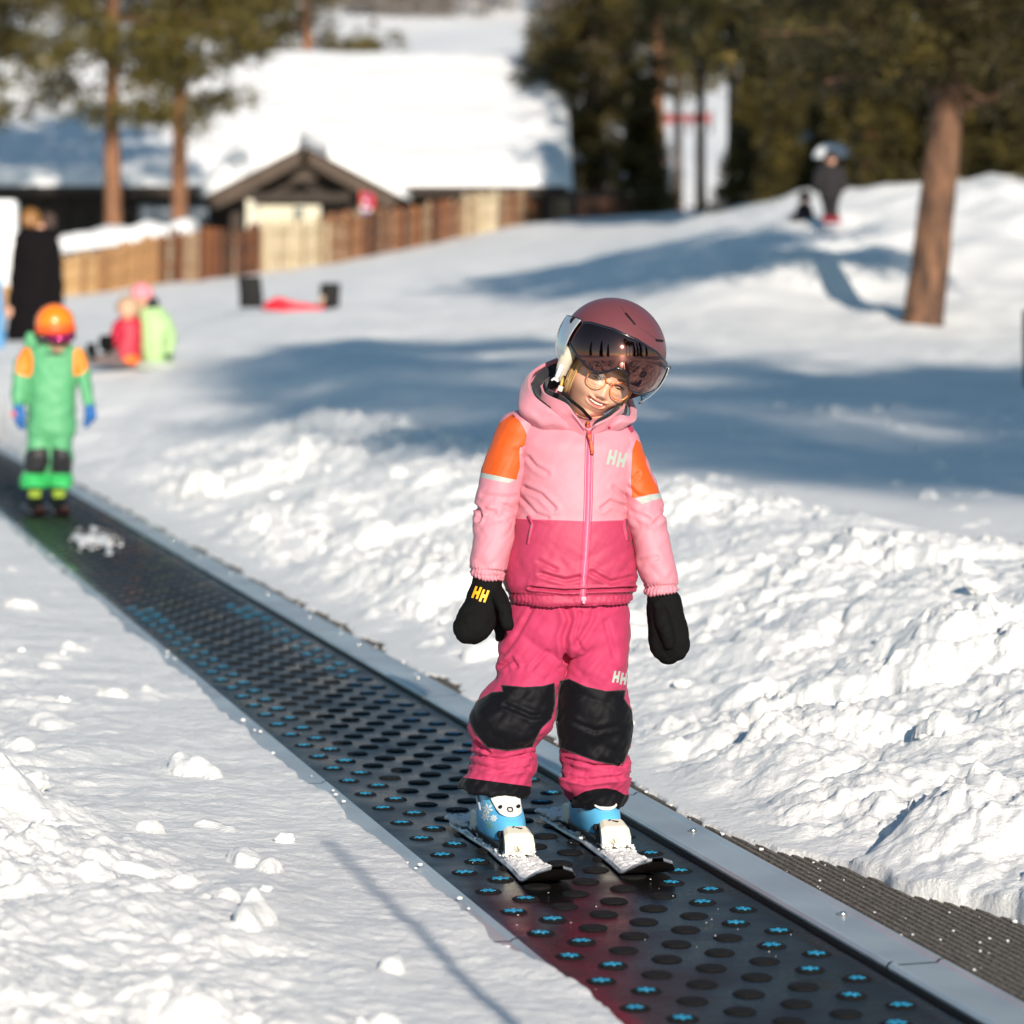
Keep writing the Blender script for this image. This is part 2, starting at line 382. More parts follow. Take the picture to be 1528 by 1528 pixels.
M_snowsoft = mat('packed_snow', (.76,.765,.78), .6, bump=[(1.2,.4,.25),(6,.3,.05)], spec=.2)

# near snow, finely divided
ds = [3.0]
while ds[-1] < 22.2: ds.append(ds[-1]+(.0125*(max(ds[-1],4.6)/6.8)**1.45 if ds[-1] > 4.2 else .05))
ds = np.array(ds)
cols = np.concatenate([np.linspace(-2600,-700,12), np.linspace(-640,-70,30), np.arange(-60,1592,2.9), np.linspace(1600,2200,34), np.linspace(2300,4200,12)])
PX, D = np.meshgrid(cols, ds); X = (PX-CX)*D/F
A = np.stack([X, D, H(X, D)], -1)
tag(link('snow_bank', gridmesh('snow_bank', A, M_snow)), kind='structure')
# far slope
ds = np.array([22.0]+list(22.15*(130/22.15)**np.linspace(0,1,330)))
cols = np.concatenate([np.linspace(-3000,-150,24), np.arange(-100,1650,7), np.linspace(1680,4500,30)])
PX, D = np.meshgrid(cols, ds); X = (PX-CX)*D/F; Z = H(X, D); Z[0] -= .01
tag(link('snow_slope', gridmesh('snow_slope', np.stack([X,D,Z],-1), M_snow)), kind='structure')
g = 6000; MB().add([(-g,-g,-.5),(g,-g,-.5),(g,g,-.5),(-g,g,-.5)],[(0,1,2,3)]).make('snow_plain', M_snowsoft)['kind'] = 'structure'
# hillside far behind
ys = np.concatenate([np.linspace(112,300,70), np.linspace(306,1100,90)]); xs = np.linspace(-1,1,150)
A = np.zeros((len(ys),150,3))
for i, y in enumerate(ys):
    X = xs*(y*.35+60); A[i,:,0] = X; A[i,:,1] = y
    A[i,:,2] = -1.0+4.6*ss(112,128,y)+(y-118)*.128*ss(112,150,y)+ss(118,200,y)*(2.4*fbm(X*.02, y*.012, 1.0, 3)+.5*fbm(X*.13, y*.07, 4.0, 2))+.14*np.maximum(y-330,0)
M_hill = mat('hill_snow_and_forest', (.72,.72,.73), .7, bump=[(1.2,.4,.25)], spec=.2); nt = M_hill.node_tree
tc = nt.nodes.new('ShaderNodeTexCoord'); sp_ = nt.nodes.new('ShaderNodeSeparateXYZ'); nt.links.new(tc.outputs['Object'], sp_.inputs[0]); n = nt.nodes.new('ShaderNodeTexNoise'); n.inputs['Scale'].default_value = .05; n.inputs['Detail'].default_value = 9
nt.links.new(tc.outputs['Object'], n.inputs[0]); m1 = nt.nodes.new('ShaderNodeMath'); m1.operation = 'MULTIPLY_ADD'; m1.inputs[1].default_value = 55; nt.links.new(n.outputs[0], m1.inputs[0]); nt.links.new(sp_.outputs[2], m1.inputs[2])
mr = nt.nodes.new('ShaderNodeMapRange'); mr.inputs[1].default_value = 58; mr.inputs[2].default_value = 66; nt.links.new(m1.outputs[0], mr.inputs[0])
mx = nt.nodes.new('ShaderNodeMix'); mx.data_type = 'RGBA'; mx.inputs[6].default_value = (.72,.72,.73,1); mx.inputs[7].default_value = (.15,.12,.10,1); nt.links.new(mr.outputs[0], mx.inputs[0]); nt.links.new(mx.outputs[2], nt.nodes['Principled BSDF'].inputs['Base Color'])
tag(link('far_hillside', gridmesh('far_hillside', A, M_hill)), kind='structure')

# ------------------------------------------------------------------ conveyor
conv = thing('ski_conveyor', 'long black rubber magic carpet ski conveyor with metal edging running through the snow', 'conveyor', (*XY(0,6.8),0), math.atan2(sa_,ca_))
M_belt = mat('belt_rubber', (.008,.007,.007), .30, bump=[(40,.12,.003),(9,.12,.01),(300,.12,.001)], spec=.3)
nt = M_belt.node_tree; tc = nt.nodes.new('ShaderNodeTexCoord'); n = nt.nodes.new('ShaderNodeTexNoise'); n.inputs['Scale'].default_value = 5; n.inputs['Detail'].default_value = 6
nt.links.new(tc.outputs['Object'], n.inputs[0]); mr = nt.nodes.new('ShaderNodeMapRange'); mr.inputs[1].default_value=.35; mr.inputs[2].default_value=.7; mr.inputs[3].default_value = .20; mr.inputs[4].default_value = .46
nt.links.new(n.outputs[0], mr.inputs[0]); nt.links.new(mr.outputs[0], nt.nodes['Principled BSDF'].inputs['Roughness'])
M_pad = mat('pad_rubber', (.006,.006,.006), .75, bump=[(250,.5,.002)], spec=.2)
M_blue = mat('blue_mark', (.012,.27,.47), .6)
M_steel = mat('edge_steel', (.50,.56,.58), .38, metal=.35, bump=[(60,.12,.002),(8,.15,.01)], var=(3,(.38,.42,.45),(1,1,1)))
M_black = mat('black_plastic', (.006,.006,.007), .6, spec=.16)
M_bolt = mat('bolt_steel', (.75,.72,.68), .3, metal=1)
V0, V1 = 3.4, 34.0
def strip(prof, v0, v1, nseg):                      # profile of (u,z) swept along the conveyor
    V = []; Fc = []; m = len(prof)
    for i in range(nseg+1):
        v = v0+(v1-v0)*i/nseg
        for (u, z) in prof: x, y = XY(u, v); V.append((x, y, z))
    for i in range(nseg):
        for k in range(m-1): Fc.append((i*m+k, i*m+k+1, (i+1)*m+k+1, (i+1)*m+k))
    return V, Fc
V, Fc = strip([(-.285,-.03),(-.272,-.004)]+[(-.262+.524*i/12, -.0025*math.sin(math.pi*i/12)) for i in range(13)]+[(.272,-.004),(.285,-.03)], V0, V1, 160)
obj('belt', V, Fc, M_belt, conv)
V, Fc = strip([(-.33,-.06),(.33,-.06)], V0, V1, 4); obj('frame_bed', V, Fc, M_black, conv)
def padmesh():
    V = [(0,0,.0022)]; n = 20
    for r, z in ((.018,.0022),(.0235,.0022),(.0262,-.002)):
        for k in range(n):
            rr = r*(1+(.05 if k%2 else -.05)); V.append((rr*math.cos(2*math.pi*k/n), rr*math.sin(2*math.pi*k/n)*1.05, z))
    Fc = [(0,1+k,1+(k+1)%n) for k in range(n)]+[(1+r*n+k,1+(r+1)*n+k,1+(r+1)*n+(k+1)%n,1+r*n+(k+1)%n) for r in range(2) for k in range(n)]
    return V, Fc
def flake():
    m = MB()
    for k in range(3):
        a = math.pi*k/3+.2; m.box((0,0,.0036+.0003*k), (.038,.0050,.0012), M=Matrix.Rotation(a,4,'Z'))
    for k in range(6):
        a = math.pi*k/3+.2; m.box((.0125*math.cos(a),.0125*math.sin(a),.0048), (.003,.010,.0008), M=Matrix.Rotation(a,4,'Z'))
    return m
pv, pf = padmesh(); pm = mesh('grip_pad', pv, pf, M_pad); fl = flake(); fm = mesh('snowflake_mark', fl.V, fl.F, M_blue, False)
sv = []; sf = []; bv = []; bf = []; pads = []
for k in range(9):
    u = -.212+.053*k; ph = .11*(k%2)+.018*k
    for j in range(200):
        v = V0+.05+ph+.22*j/1.0
        if v < V1-3: pads.append((v, u, k in (0,1,7,8)))
pads.sort(); cnt = 0
def place(o, u, v, z=0.0):                          # child of the conveyor in its own axes
    o.location = (u, v-6.8, z); return o
vis = [p for p in pads if p[0] > 4.75]
for v, u, blue in pads:
    if v > 4.75 and cnt < 290:
        cnt += 1; o = link('grip_pad', pm, conv, False); place(o, u, v)
        if blue and cnt < 290:
            f = link('snowflake_mark', fm, o, False); f.rotation_euler = (0,0,random.uniform(-.5,.5)); f.scale = (random.uniform(.72,.98),random.uniform(.72,.98),.7)
    else:
        x, y = XY(u, v); n = len(sv); sv += [(x+p[0], y+p[1], p[2]) for p in pv]; sf += [tuple(i+n for i in f) for f in pf]
        if blue and v < 12.5: n = len(bv); bv += [(x+p[0], y+p[1], p[2]) for p in fl.V]; bf += [tuple(i+n for i in f) for f in fl.F]
o = obj('grip_pads_far', sv, sf, M_pad, conv); o['kind'] = 'stuff'
o = obj('snowflake_marks_far', bv, bf, M_blue, conv, False); o['kind'] = 'stuff'
# edging in two metre lengths
v = V0; i = 0
while v < V1-.1:
    for side in (1,-1):
        off = .0 if side > 0 else .62
        prof = [(.279,-.04),(.279,.010),(.283,.016),(.289,.018),(.296,.0125),(.300,.012),(.368,.0135),(.374,.019),(.381,.019),(.383,-.03)] if side > 0 else \
               [(.279,-.04),(.279,.012),(.284,.017),(.291,.016),(.296,.012),(.345,.013),(.349,-.03)]
        a0, a1 = v+off-.62*(side < 0)+.0, v+2.0-.006
        sh = .35 if side < 0 else 0
        V, Fc = strip([(side*a, b) for a, b in prof], v+sh, v+sh+1.992, 2)
        if side > 0: Fc = [tuple(reversed(f)) for f in Fc]
        r = obj('edge_plate', V, Fc, M_steel, conv, False)
        if side > 0:
            for q in (.45, 1.45):
                x, y = XY(.352, v+q); b_ = MB(); b_.tube([(x,y,.0135),(x,y,.019),(x,y,.0205)], [.009,.0085,.005], 10); b_.make('bolt', M_bolt, r, True)
    v += 2.0; i += 1
V, Fc = strip([(.2735,-.012),(.2785,.006)], V0, V1, 2); obj('side_seal', V, Fc, M_black, conv)
# ribbed mat beside the edging
M_mat = mat('brown_ribbed_mat', (.09,.075,.06), .85, bump=[(420,1.0,.008),(90,.8,.010)], var=(120,(.27,.235,.20)))
prof = []; nr = 17
for i in range(nr):
    u = .386+i*.0165; prof += [(u,.004),(u+.003,.011),(u+.0105,.011),(u+.0135,.004)]
V, Fc = strip(prof, V0, V1, 300); V = [(x, y, z+.0012*float(pn(x*40, y*40, z*40))) for x, y, z in V] if False else V
o = obj('ribbed_mat', V, [tuple(reversed(f)) for f in Fc], M_mat, None, False)
tag(o, 'brown ribbed rubber mat laid along the right metal edge of the ski conveyor', 'mat')

# loose snow: crumbs on the conveyor and clods beside it
def clodmesh(seed, flat=.6):
    import bmesh
    bm = bmesh.new(); bmesh.ops.create_icosphere(bm, subdivisions=4, radius=1)
    me = bpy.data.meshes.new('snow_clod'); bm.to_mesh(me); bm.free()
    V = coords(me); V *= (1+.34*pn(V[:,0]*1.1+seed, V[:,1]*1.1, V[:,2]*1.1)+.20*pn(V[:,0]*2.6+seed, V[:,1]*2.6, V[:,2]*2.6)+.10*pn(V[:,0]*6+seed, V[:,1]*6, V[:,2]*6))[:,None]
    V *= np.array((1,.9,flat)); T = np.array([p.vertices[:] for p in me.polygons]); bpy.data.meshes.remove(me); return V, T
cl = [clodmesh(s) for s in range(5)]
def thin(V, T): return V, T
def scatter(name, items, label=None):
    VV = []; TT = []; n = 0; rs = np.random.RandomState(5)
    for (x, y, z, r) in items:
        V, T = cl[rs.randint(5)]; a = rs.uniform(0, 6.28); c, s = math.cos(a), math.sin(a)
        W = V*r; W = np.stack([W[:,0]*c-W[:,1]*s, W[:,0]*s+W[:,1]*c, W[:,2]],1)+np.array((x,y,z)); VV.append(W); TT.append(T+n); n += len(V)
    o = link(name, trimesh(name, np.concatenate(VV), np.concatenate(TT), M_snow, True)); return tag(o, kind='stuff')
rs = np.random.RandomState(3); it = []
for i in range(110):                                 # clods on the two banks
    if rs.rand() < .62: u = rs.uniform(.62, 2.35); v = rs.uniform(5, 19)
    else: u = -rs.uniform(.45, 2.4); v = rs.uniform(4.4, 12)
    if v > 9 and rs.rand() < .3: continue
    r = .012+.045*rs.rand()**2.6*(.5 if abs(u) < .9 else 1); x, y = XY(u, v); it.append((x, y, HH(x,y)+r*.2, r))
for v in np.arange(5.2, 18, .035):                   # broken edge of the snow
    if rs.rand() < .3: u = float(eR(v))+rs.uniform(-.02,.05); x, y = XY(u, v); r = rs.uniform(.002,.007); it.append((x,y,.012+r*.1,r*.8))
    if rs.rand() < .10: u = float(eL(v))+rs.uniform(-.03,.02); x, y = XY(u, v); r = rs.uniform(.003,.010); it.append((x,y,.018+r*.2,r*.7))
scatter('snow_clods', it)
it = []
for i in range(90):                                 # crumbs fallen on the belt behind the front child
    p = P(148+rs.normal()*24, 805+rs.normal()*7, 1); d = F*CH/(805+rs.normal()*8-HZ); x = (148+rs.normal()*22-CX)*d/F
    r = .0015+.009*rs.rand()**2.5; it.append((x, d, r*.1, r))
for i in range(50):
    u = rs.uniform(-.25,.25); v = rs.uniform(5.2, 9.5); x, y = XY(u, v); r = rs.uniform(.0006,.0016); it.append((x,y,.003,r))
for i in range(70):
    u = rs.uniform(.39,.62); v = rs.uniform(4.9, 7.2); x, y = XY(u, v); r = rs.uniform(.0008,.003); it.append((x,y,.013,r))
scatter('snow_crumbs', it)
pa = np.linspace(104,192,90); da = np.linspace(15.0,17.3,90); PX, D = np.meshgrid(pa, da); PXs = PX+(16-D)*18; X = (PXs-CX)*D/F
hh = .030*(fbm(PX*.055, D*2.2, 3.0, 4)+.30-((PX-148)/42)**2*.9-((D-16.1)/1.0)**2*.9); Zp = np.where(hh > 0, np.minimum(hh, .022)+.004*pn(X*40,D*30), -.02)
tag(link('snow_patch', gridmesh('snow_patch', np.stack([X,D,np.maximum(Zp,-.01)],-1), M_snow)), kind='stuff')
# ------------------------------------------------------------------ the child in pink
PINK = (.57,.215,.27); DPINK = (.40,.030,.088); ORNG = (.60,.078,.001); GREY = (.36,.40,.38); BLK = (.012,.012,.016)
SEAM = (.34,.03,.08)
def Z2(a, b): return (660+a/3.82, 560+b/3.82)        # enlargements of the photograph used to read off outlines
def Z3(a, b): return (640+a/3.638, 860+b/3.638)
def Z1(a, b): return (780+a/5.877, 420+b/5.877)
kid = thing('person', 'child in pink ski suit with tilted dark helmet standing on the conveyor nearest the camera', 'person', (*XY(.02,6.86),0))
D0 = 7.0
M_jkt = zoned('jacket_cloth', PINK, [('lower', DPINK), ('yoke', DPINK)], .62, (900,.3,.0006), (55,.18,.006))
M_slv = zoned('sleeve_cloth', PINK, [('orange', ORNG), ('stripe', GREY)], .62, (900,.3,.0006), (55,.18,.006))
M_trs = zoned('trouser_cloth', (.43,.040,.108), [('knee', (.004,.004,.006)), ('hem', (.004,.004,.006)), ('fly', (.5,.03,.1))], .58, (900,.3,.0006), (50,.22,.006))
M_pink = mat('pink_cloth', PINK, .65, bump=[(700,.3,.0008),(60,.2,.004)], sheen=.15)
M_dpink = mat('deep_pink_tape', DPINK, .6, bump=[(900,.5,.0008)])
M_lining = mat('black_lining', BLK, .8, bump=[(300,.4,.002)], sheen=.1)
M_mitt = mat('mitten_cloth', (.006,.006,.006), .85, bump=[(500,.6,.001),(45,.6,.008)], sheen=0, spec=.08)
M_refl = mat('reflective_print', (.34,.40,.36), .5)
M_yel = mat('yellow_print', (.85,.42,.01), .5)
M_skin = mat('skin', (.62,.33,.22), .48, bump=[(300,.15,.0006)])
M_hair = mat('blond_hair', (.42,.25,.10), .5, bump=[(200,.5,.002)])
# trousers
EX = 2.25
M_trs.node_tree.nodes['Principled BSDF'].inputs['Specular IOR Level'].default_value = .10
hips = loftrows([(884,768,930,7.0,.085),(905,758,938,7.0,.092),(930,752,940,7.0,.096),(955,750,941,7.0,.096),(975,752,938,7.0,.08)], 24, 72)
legL = loftrows([(925,752,850,7.0,.080),(960,744,848,7.0,.088),(985,744,845,6.985,.088),(1005,741,842,6.975,.084),(1022,731,835,6.965,.080),(1040,719,830,6.955,.078),
  (1060,703,829,6.945,.078),(1082,699,826,6.94,.078),(1098,703,814,6.945,.076),(1113,707,799,6.955,.070),(1130,706,800,6.96,.070),(1148,698,799,6.96,.072),(1163,690,795,6.96,.074),(1181,683,789,6.96,.076,6)], 90, 72)
legR = loftrows([(925,846,938,7.0,.080),(955,851,941,7.0,.086),(985,846,937,6.995,.086),(1008,840,934,6.99,.082),(1030,836,936,6.985,.078),(1052,832,940,6.98,.077),
  (1078,831,943,6.98,.078),(1100,833,942,6.985,.076),(1120,837,937,6.99,.072),(1137,838,940,7.0,.072),(1156,837,941,7.0,.073),(1172,839,938,7.01,.073),(1186,845,935,7.02,.073,2),(1201,853,931,7.02,.072,-1)], 90, 72)
me = remesh([hips, legL, legR], .0042, 7)
px, py = photo(coords(me))
mk = .7+.8*ss(1085,1130,py)+.5*np.exp(-((py-1010)/25)**2)
wrinkle(me, .0085, 9, 9, 19, 3, mk, .5)
V = coords(me); N = normals(me); px, py = photo(V)
def crease(px, py, pts, w):                         # soft valley along a line
    d = np.full(px.shape, 1e9)
    for a, b in zip(pts[:-1], pts[1:]):
        a = np.array(a,float); b = np.array(b,float); e = b-a; t = np.clip(((px-a[0])*e[0]+(py-a[1])*e[1])/(e@e),0,1); d = np.minimum(d, np.hypot(px-a[0]-e[0]*t, py-a[1]-e[1]*t))
    return np.exp(-(d/w)**2)-.55*np.exp(-((d-w*2)/(w*1.1))**2)
front = (V[:,1] < 7.0)
c = 0
for pts, w, k in (([Z3(740,155),Z3(770,240),Z3(735,330),Z3(745,470)],4.5,1.6), ([Z3(395,490),Z3(450,450),Z3(475,490)],3,1.1), ([Z3(560,170),Z3(480,320),Z3(400,430)],3.5,.7),
                  ([Z3(800,370),Z3(880,250),Z3(900,170)],4,.8), ([Z3(960,250),Z3(1010,440)],4,.6), ([Z3(560,500),Z3(640,410)],3,.6), ([Z3(225,960),Z3(400,1000),Z3(560,960)],2.6,1.3),
                  ([Z3(720,1080),Z3(850,1110),Z3(1090,1080)],2.6,1.4), ([Z3(420,700),Z3(560,760),Z3(660,750)],3.5,.8), ([Z3(760,780),Z3(900,840),Z3(1080,800)],3.5,.6), ([Z3(740,990),Z3(900,1030),Z3(1060,1030)],2.5,.8),
                  ([Z3(215,1010),Z3(380,1060),Z3(540,1040)],2.5,.8),([Z3(260,900),Z3(330,960)],2.5,1.0),([Z3(1075,1000),Z3(1010,1060)],2.5,1.0),([Z3(820,200),Z3(790,330),Z3(830,400)],3,.9)):
    c = c + k*crease(px, py, pts, w)
setco(me, V-N*(.0058*c*front)[:,None])
kl = [Z3(*p) for p in ((395,592),(520,603),(620,597),(680,580),(684,690),(665,770),(610,825),(585,870),(560,925),(430,945),(320,930),(250,850),(213,770),(262,680),(340,632),(402,625))]
kr = [Z3(*p) for p in ((712,570),(760,558),(850,600),(960,625),(1065,618),(1058,665),(1103,735),(1110,860),(1080,950),(1048,1030),(900,1000),(715,932),(690,780),(700,680))]
kn = np.maximum(sdpoly(px, py, kl), sdpoly(px, py, kr)); kn = np.where(V[:,1] > 7.03, -5, kn); setattr_(me, 'knee', kn)
hemL = py-(860+(1090+(px-688)*3.638*.135)/3.638); hemR = py-np.interp(px, [845,856,872,890,905,920,932], [1199,1190,1181,1177,1176,1179,1186])
setattr_(me, 'hem', np.where(px < 822, hemL, hemR)); setattr_(me, 'fly', np.full(len(px), -1.0))
me.materials.append(M_trs); trousers = link('trousers', me, kid)
bt = bvh_of(me)
patch('thigh_print', bt, letterHH(913,1001,22,20,2), M_refl, trousers)
for s in (kl, kr):                                   # stitched edge of the knee patches
    ribbon('patch_seam', bt, s+[s[0]], 1.6, M_lining, trousers, .0012, 4)
# jacket body
rows = [(620,800,914,7.04,.040),(622,794,920,7.035,.050),(625,780,930,7.03,.064),(630,770,940,7.02,.078),(645,764,948,7.01,.086),(664,768,950,7.0,.092),(690,774,948,7.0,.096),(720,775,943,6.995,.099),
 (745,774,937,6.99,.101),(770,768,938,6.99,.103),(796,763,942,6.985,.105),(822,758,946,6.985,.107),(848,753,950,6.985,.108),(868,751,950,6.985,.107),(879,754,948,6.985,.102),(884,758,944,6.985,.098),(893,760,943,6.985,.100),(898,763,941,6.985,.096)]
V, Fc = loftrows(rows, 190, 200, 2.15)
me = mesh('jacket', V, Fc); V = coords(me); px, py = photo(V)
wrinkle(me, .0062, 9, 9, 17, 21, (.35+.5*ss(760,880,py)+.5*np.exp(-((py-752)/30)**2)*ss(50,90,np.abs(px-855))), .55)
V = coords(me); N = normals(me); px, py = photo(V); fr = V[:,1] < 6.99
c = 0
for pts, w, k in (([Z2(470,640),Z2(560,680),Z2(640,760)],3,1.0), ([Z2(455,700),Z2(530,790),Z2(600,815)],3,.8), ([Z2(1040,750),Z2(960,720),Z2(910,760)],3,.9), ([Z2(1040,690),Z2(980,640)],3,.7),
                  ([Z2(490,470),Z2(530,520),Z2(600,560)],3,.6), ([Z2(560,1130),Z2(700,1170),Z2(790,1150)],3,.9), ([Z2(850,1120),Z2(960,1180),Z2(1080,1150)],3,.9),
                  ([Z2(500,1208),Z2(700,1228),Z2(1090,1212)],1.8,1.5), ([Z2(550,1060),Z2(650,1110)],3,.5)):
    c = c + k*crease(px, py, pts, w)
gath = ss(876,890,py)*np.sin(px*1.1+3*pn(px*.1,py*.1))*.0012
setco(me, V-N*(.0052*c*fr)[:,None]+N*gath[:,None])
seamy = np.interp(px, [740,800,855,880,940,960], [773,775.5,777.5,778.5,776,775])
low = py-seamy; side = np.where(fr, (np.interp(py,[700,728,740,760,775],[776,779,777,772,770])-px), -9)
setattr_(me, 'lower', np.maximum(low, np.where(py > 725, side, -9)))
yk = np.maximum(sdpoly(px, py, [Z2(330,180),Z2(640,175),Z2(600,215),Z2(520,235),Z2(455,268),Z2(400,290)]), sdpoly(px, py, [Z2(1035,270),Z2(1180,340),Z2(1130,390),Z2(1105,370)]))
setattr_(me, 'yoke', yk); me.materials.append(M_jkt); jacket = link('jacket', me, kid); bj = bvh_of(me)
# sleeves
def sleeve(rows, seed, cuff, orange, stripe, slx):
    V, Fc = loftrows(rows, 120, 110, 2.1); me = mesh('sleeve', V, Fc); V = coords(me); px, py = photo(V)
    t = py-slx(px)
    elbow = np.exp(-((py-775)/30)**2)
    wrinkle(me, .0072, 10, 10, 22, seed, .28+.9*elbow+.5*ss(820,850,py)+.3*np.exp(-((py-690)/18)**2), .4)
    V = coords(me); N = normals(me); g = ss(-20,-6,t)
    V2 = V+N*(g*np.sin(px*1.25+2*pn(px*.2,py*.2))*.0016-.0035*np.exp(-((t+9)/2.0)**2))[:,None]
    px, py = photo(V)
    for pts, w, k in cuff: V2 -= N*(.004*k*crease(px, py, pts, w)*(V[:,1] < 7.0))[:,None]
    setco(me, V2)
    setattr_(me, 'orange', sdpoly(px, py, orange)); setattr_(me, 'stripe', sdpoly(px, py, stripe)); me.materials.append(M_slv)
    return link('sleeve', me, jacket), me
sL, mL = sleeve([(612,772,800,7.02,.030),(617,757,806,7.02,.046),(627,747,810,7.01,.056),(640,741,808,7.01,.060),(660,733,800,7.0,.062),(683,725,790,7.0,.062),(704,719,788,6.995,.060),(728,713,781,6.99,.058),
    (752,710,774,6.985,.056),(768,709,770,6.98,.054),(782,707,769,6.97,.053),(800,706,767,6.965,.052),(822,703,762,6.955,.050),(843,700,757,6.95,.048),(852,702,754,6.95,.046),(856,701,753,6.95,.044,3),(862,703,751,6.95,.042,4),(864,712,745,6.95,.02,4)], 5,
    [([Z2(190,745),Z2(222,795),Z2(205,830)],2.5,1.4), ([Z2(230,680),Z2(340,700),Z2(420,690)],3,.8), ([Z2(210,760),Z2(300,780)],3,.8), ([Z2(410,770),Z2(330,730)],3,.7), ([Z2(445,415),Z2(480,440)],2.2,1.2),([Z2(460,450),Z2(490,500)],2.2,1.2)],
    [Z2(*p) for p in ((395,222),(440,258),(470,310),(498,380),(440,418),(437,440),(443,520),(422,597),(320,575),(213,553),(240,470),(255,380),(300,290))],
    [Z2(*p) for p in ((213,553),(320,575),(422,597),(380,614),(290,598),(211,580))], lambda x: 860+(x-728)*.08)
sR, mR = sleeve([(634,905,934,7.02,.030),(640,900,946,7.02,.046),(650,900,953,7.01,.056),(662,902,957,7.01,.060),(680,906,963,7.0,.060),(700,912,971,7.0,.060),(722,918,980,6.995,.058),(745,928,987,6.99,.055),
    (768,932,991,6.985,.054),(790,938,996,6.98,.053),(812,944,1001,6.975,.052),(834,949,1006,6.97,.050),(856,955,1011,6.965,.048),(870,959,1012,6.965,.046),(876,961,1010,6.965,.044,-2),(884,964,1010,6.965,.042,-3),(887,975,1000,6.965,.02,-3)], 9,
    [([Z2(1060,640),Z2(1120,690),Z2(1200,700)],3,.7), ([Z2(1090,780),Z2(1180,820)],3,.8), ([Z2(1270,790),Z2(1200,850)],3,.8), ([Z2(1130,1060),Z2(1230,1040)],3,.7), ([Z2(1085,600),Z2(1120,560)],2.5,.8)],
    [Z2(*p) for p in ((1105,365),(1150,400),(1165,510),(1205,600),(1250,670),(1180,680),(1082,702),(1075,590),(1083,430))],
    [Z2(*p) for p in ((1250,672),(1260,700),(1200,712),(1140,735),(1098,704),(1180,682))], lambda x: 884-(x-987)*.10)
# zip, pocket zips, prints
zl = [Z2(833,275),Z2(840,330),Z2(836,500),Z2(832,700),Z2(828,830),Z2(818,1000),Z2(806,1150),Z2(800,1280)]
zb = ribbon('zip_tape', bj, zl, [6,9,9.5,9.5,9.5,9.5,9.5,9], mat('zip_tape', (.62,.09,.19), .6, bump=[(700,.5,.001)]), jacket, .0032)
ribbon('zip_teeth', bj, zl, 2.2, mat('zip_teeth', (.75,.26,.38), .4, bump=[(1500,1,.001)]), jacket, .0050)
ribbon('zip_seam', bj, [(x-6,y) for x, y in zl[1:]], 1.3, M_dpink, jacket, .0012); ribbon('zip_seam', bj, [(x+6,y) for x, y in zl[1:]], 1.3, M_dpink, jacket, .0012)
h = onto(bj, *Z2(798,1275), .006); m = MB(); m.box(h, (.011,.004,.009)); m.box(h+Vector((0,-.003,-.006)), (.006,.004,.008)); bevel(m.make('zip_stop', mat('pink_metal', (.75,.3,.4), .35), jacket), .0015)
h = onto(bj, *Z2(838,330), .010); tl = h+Vector((0,-.006,0))
m = MB(); m.box(h, (.009,.008,.013)); bevel(m.make('zip_slider', M_dpink, jacket), .002)
a = P(*Z2(826,300),6.88); pts = [onto(bj, *Z2(x,y), o) for x, y, o in ((826,285,.009),(828,330,.012),(836,370,.013),(846,410,.012),(853,450,.011))]
m = MB(); V, Fc = tubegeo(pts, .0040, 6); m.add(V, Fc); m.make('zip_puller', mat('puller_cord', (.75,.22,.03), .55, var=(90,(.5,.02,.08))), jacket, True)
for pts in ([Z2(492,800),Z2(512,850),Z2(500,900),Z2(488,960)], [Z2(1042,820),Z2(1040,870),Z2(1055,940)]):
    ribbon('pocket_zip', bj, pts, 4.5, M_dpink, jacket, .003); ribbon('pocket_zip_teeth', bj, pts, 1.6, mat('dark_zip', (.12,.01,.03), .5), jacket, .0045)
ribbon('seam', bj, [(x, float(np.interp(x,[740,800,855,880,940,960],[773,775.5,777.5,778.5,776,775]))) for x in range(772,936,8)], 1.4, mat('seam_thread', (.62,.10,.18), .7), jacket, .0008)
patch('chest_print', bj, letterHH(905,671,29,25,4), M_refl, jacket)
for pts in ([Z2(645,170),Z2(665,215),Z2(668,250)], [Z2(935,290),Z2(930,308),Z2(952,318)]):
    L = [onto(bj, x, y, .012) or P(x,y,6.93) for x, y in pts]; m = MB(); V, Fc = tubegeo(L, .0022, 6); m.add(V, Fc); m.make('drawcord', M_dpink, jacket, True)
# collar, lining and hood: rings round the neck in photo pixels and distance
def ringloft(name, rings, mt, parent, A=.0, thick=.004, seed=0, closed=True):
    rows = []
    for ring in rings:
        K = np.array([tuple(P(x, y, d)) for x, y, d in ring]); n = len(K); t = np.linspace(0, n, 96, endpoint=False); i = t.astype(int); f = (t-i)[:,None]
        g = lambda q: K[(i+q) % n]
        rows.append(.5*((2*g(0))+(-g(-1)+g(1))*f+(2*g(-1)-5*g(0)+4*g(1)-g(2))*f*f+(-g(-1)+3*g(0)-3*g(1)+g(2))*f**3))
    rows = np.array(rows); m_ = 40; out = np.stack([crom(rows[:,k,:], m_) for k in range(96)], 1)
    me = gridmesh(name, out, mt, True, True)
    if A: wrinkle(me, A, 14, 14, 22, seed)
    o = link(name, me, parent); s = o.modifiers.new('thick', 'SOLIDIFY'); s.thickness = thick; s.offset = 0; return o
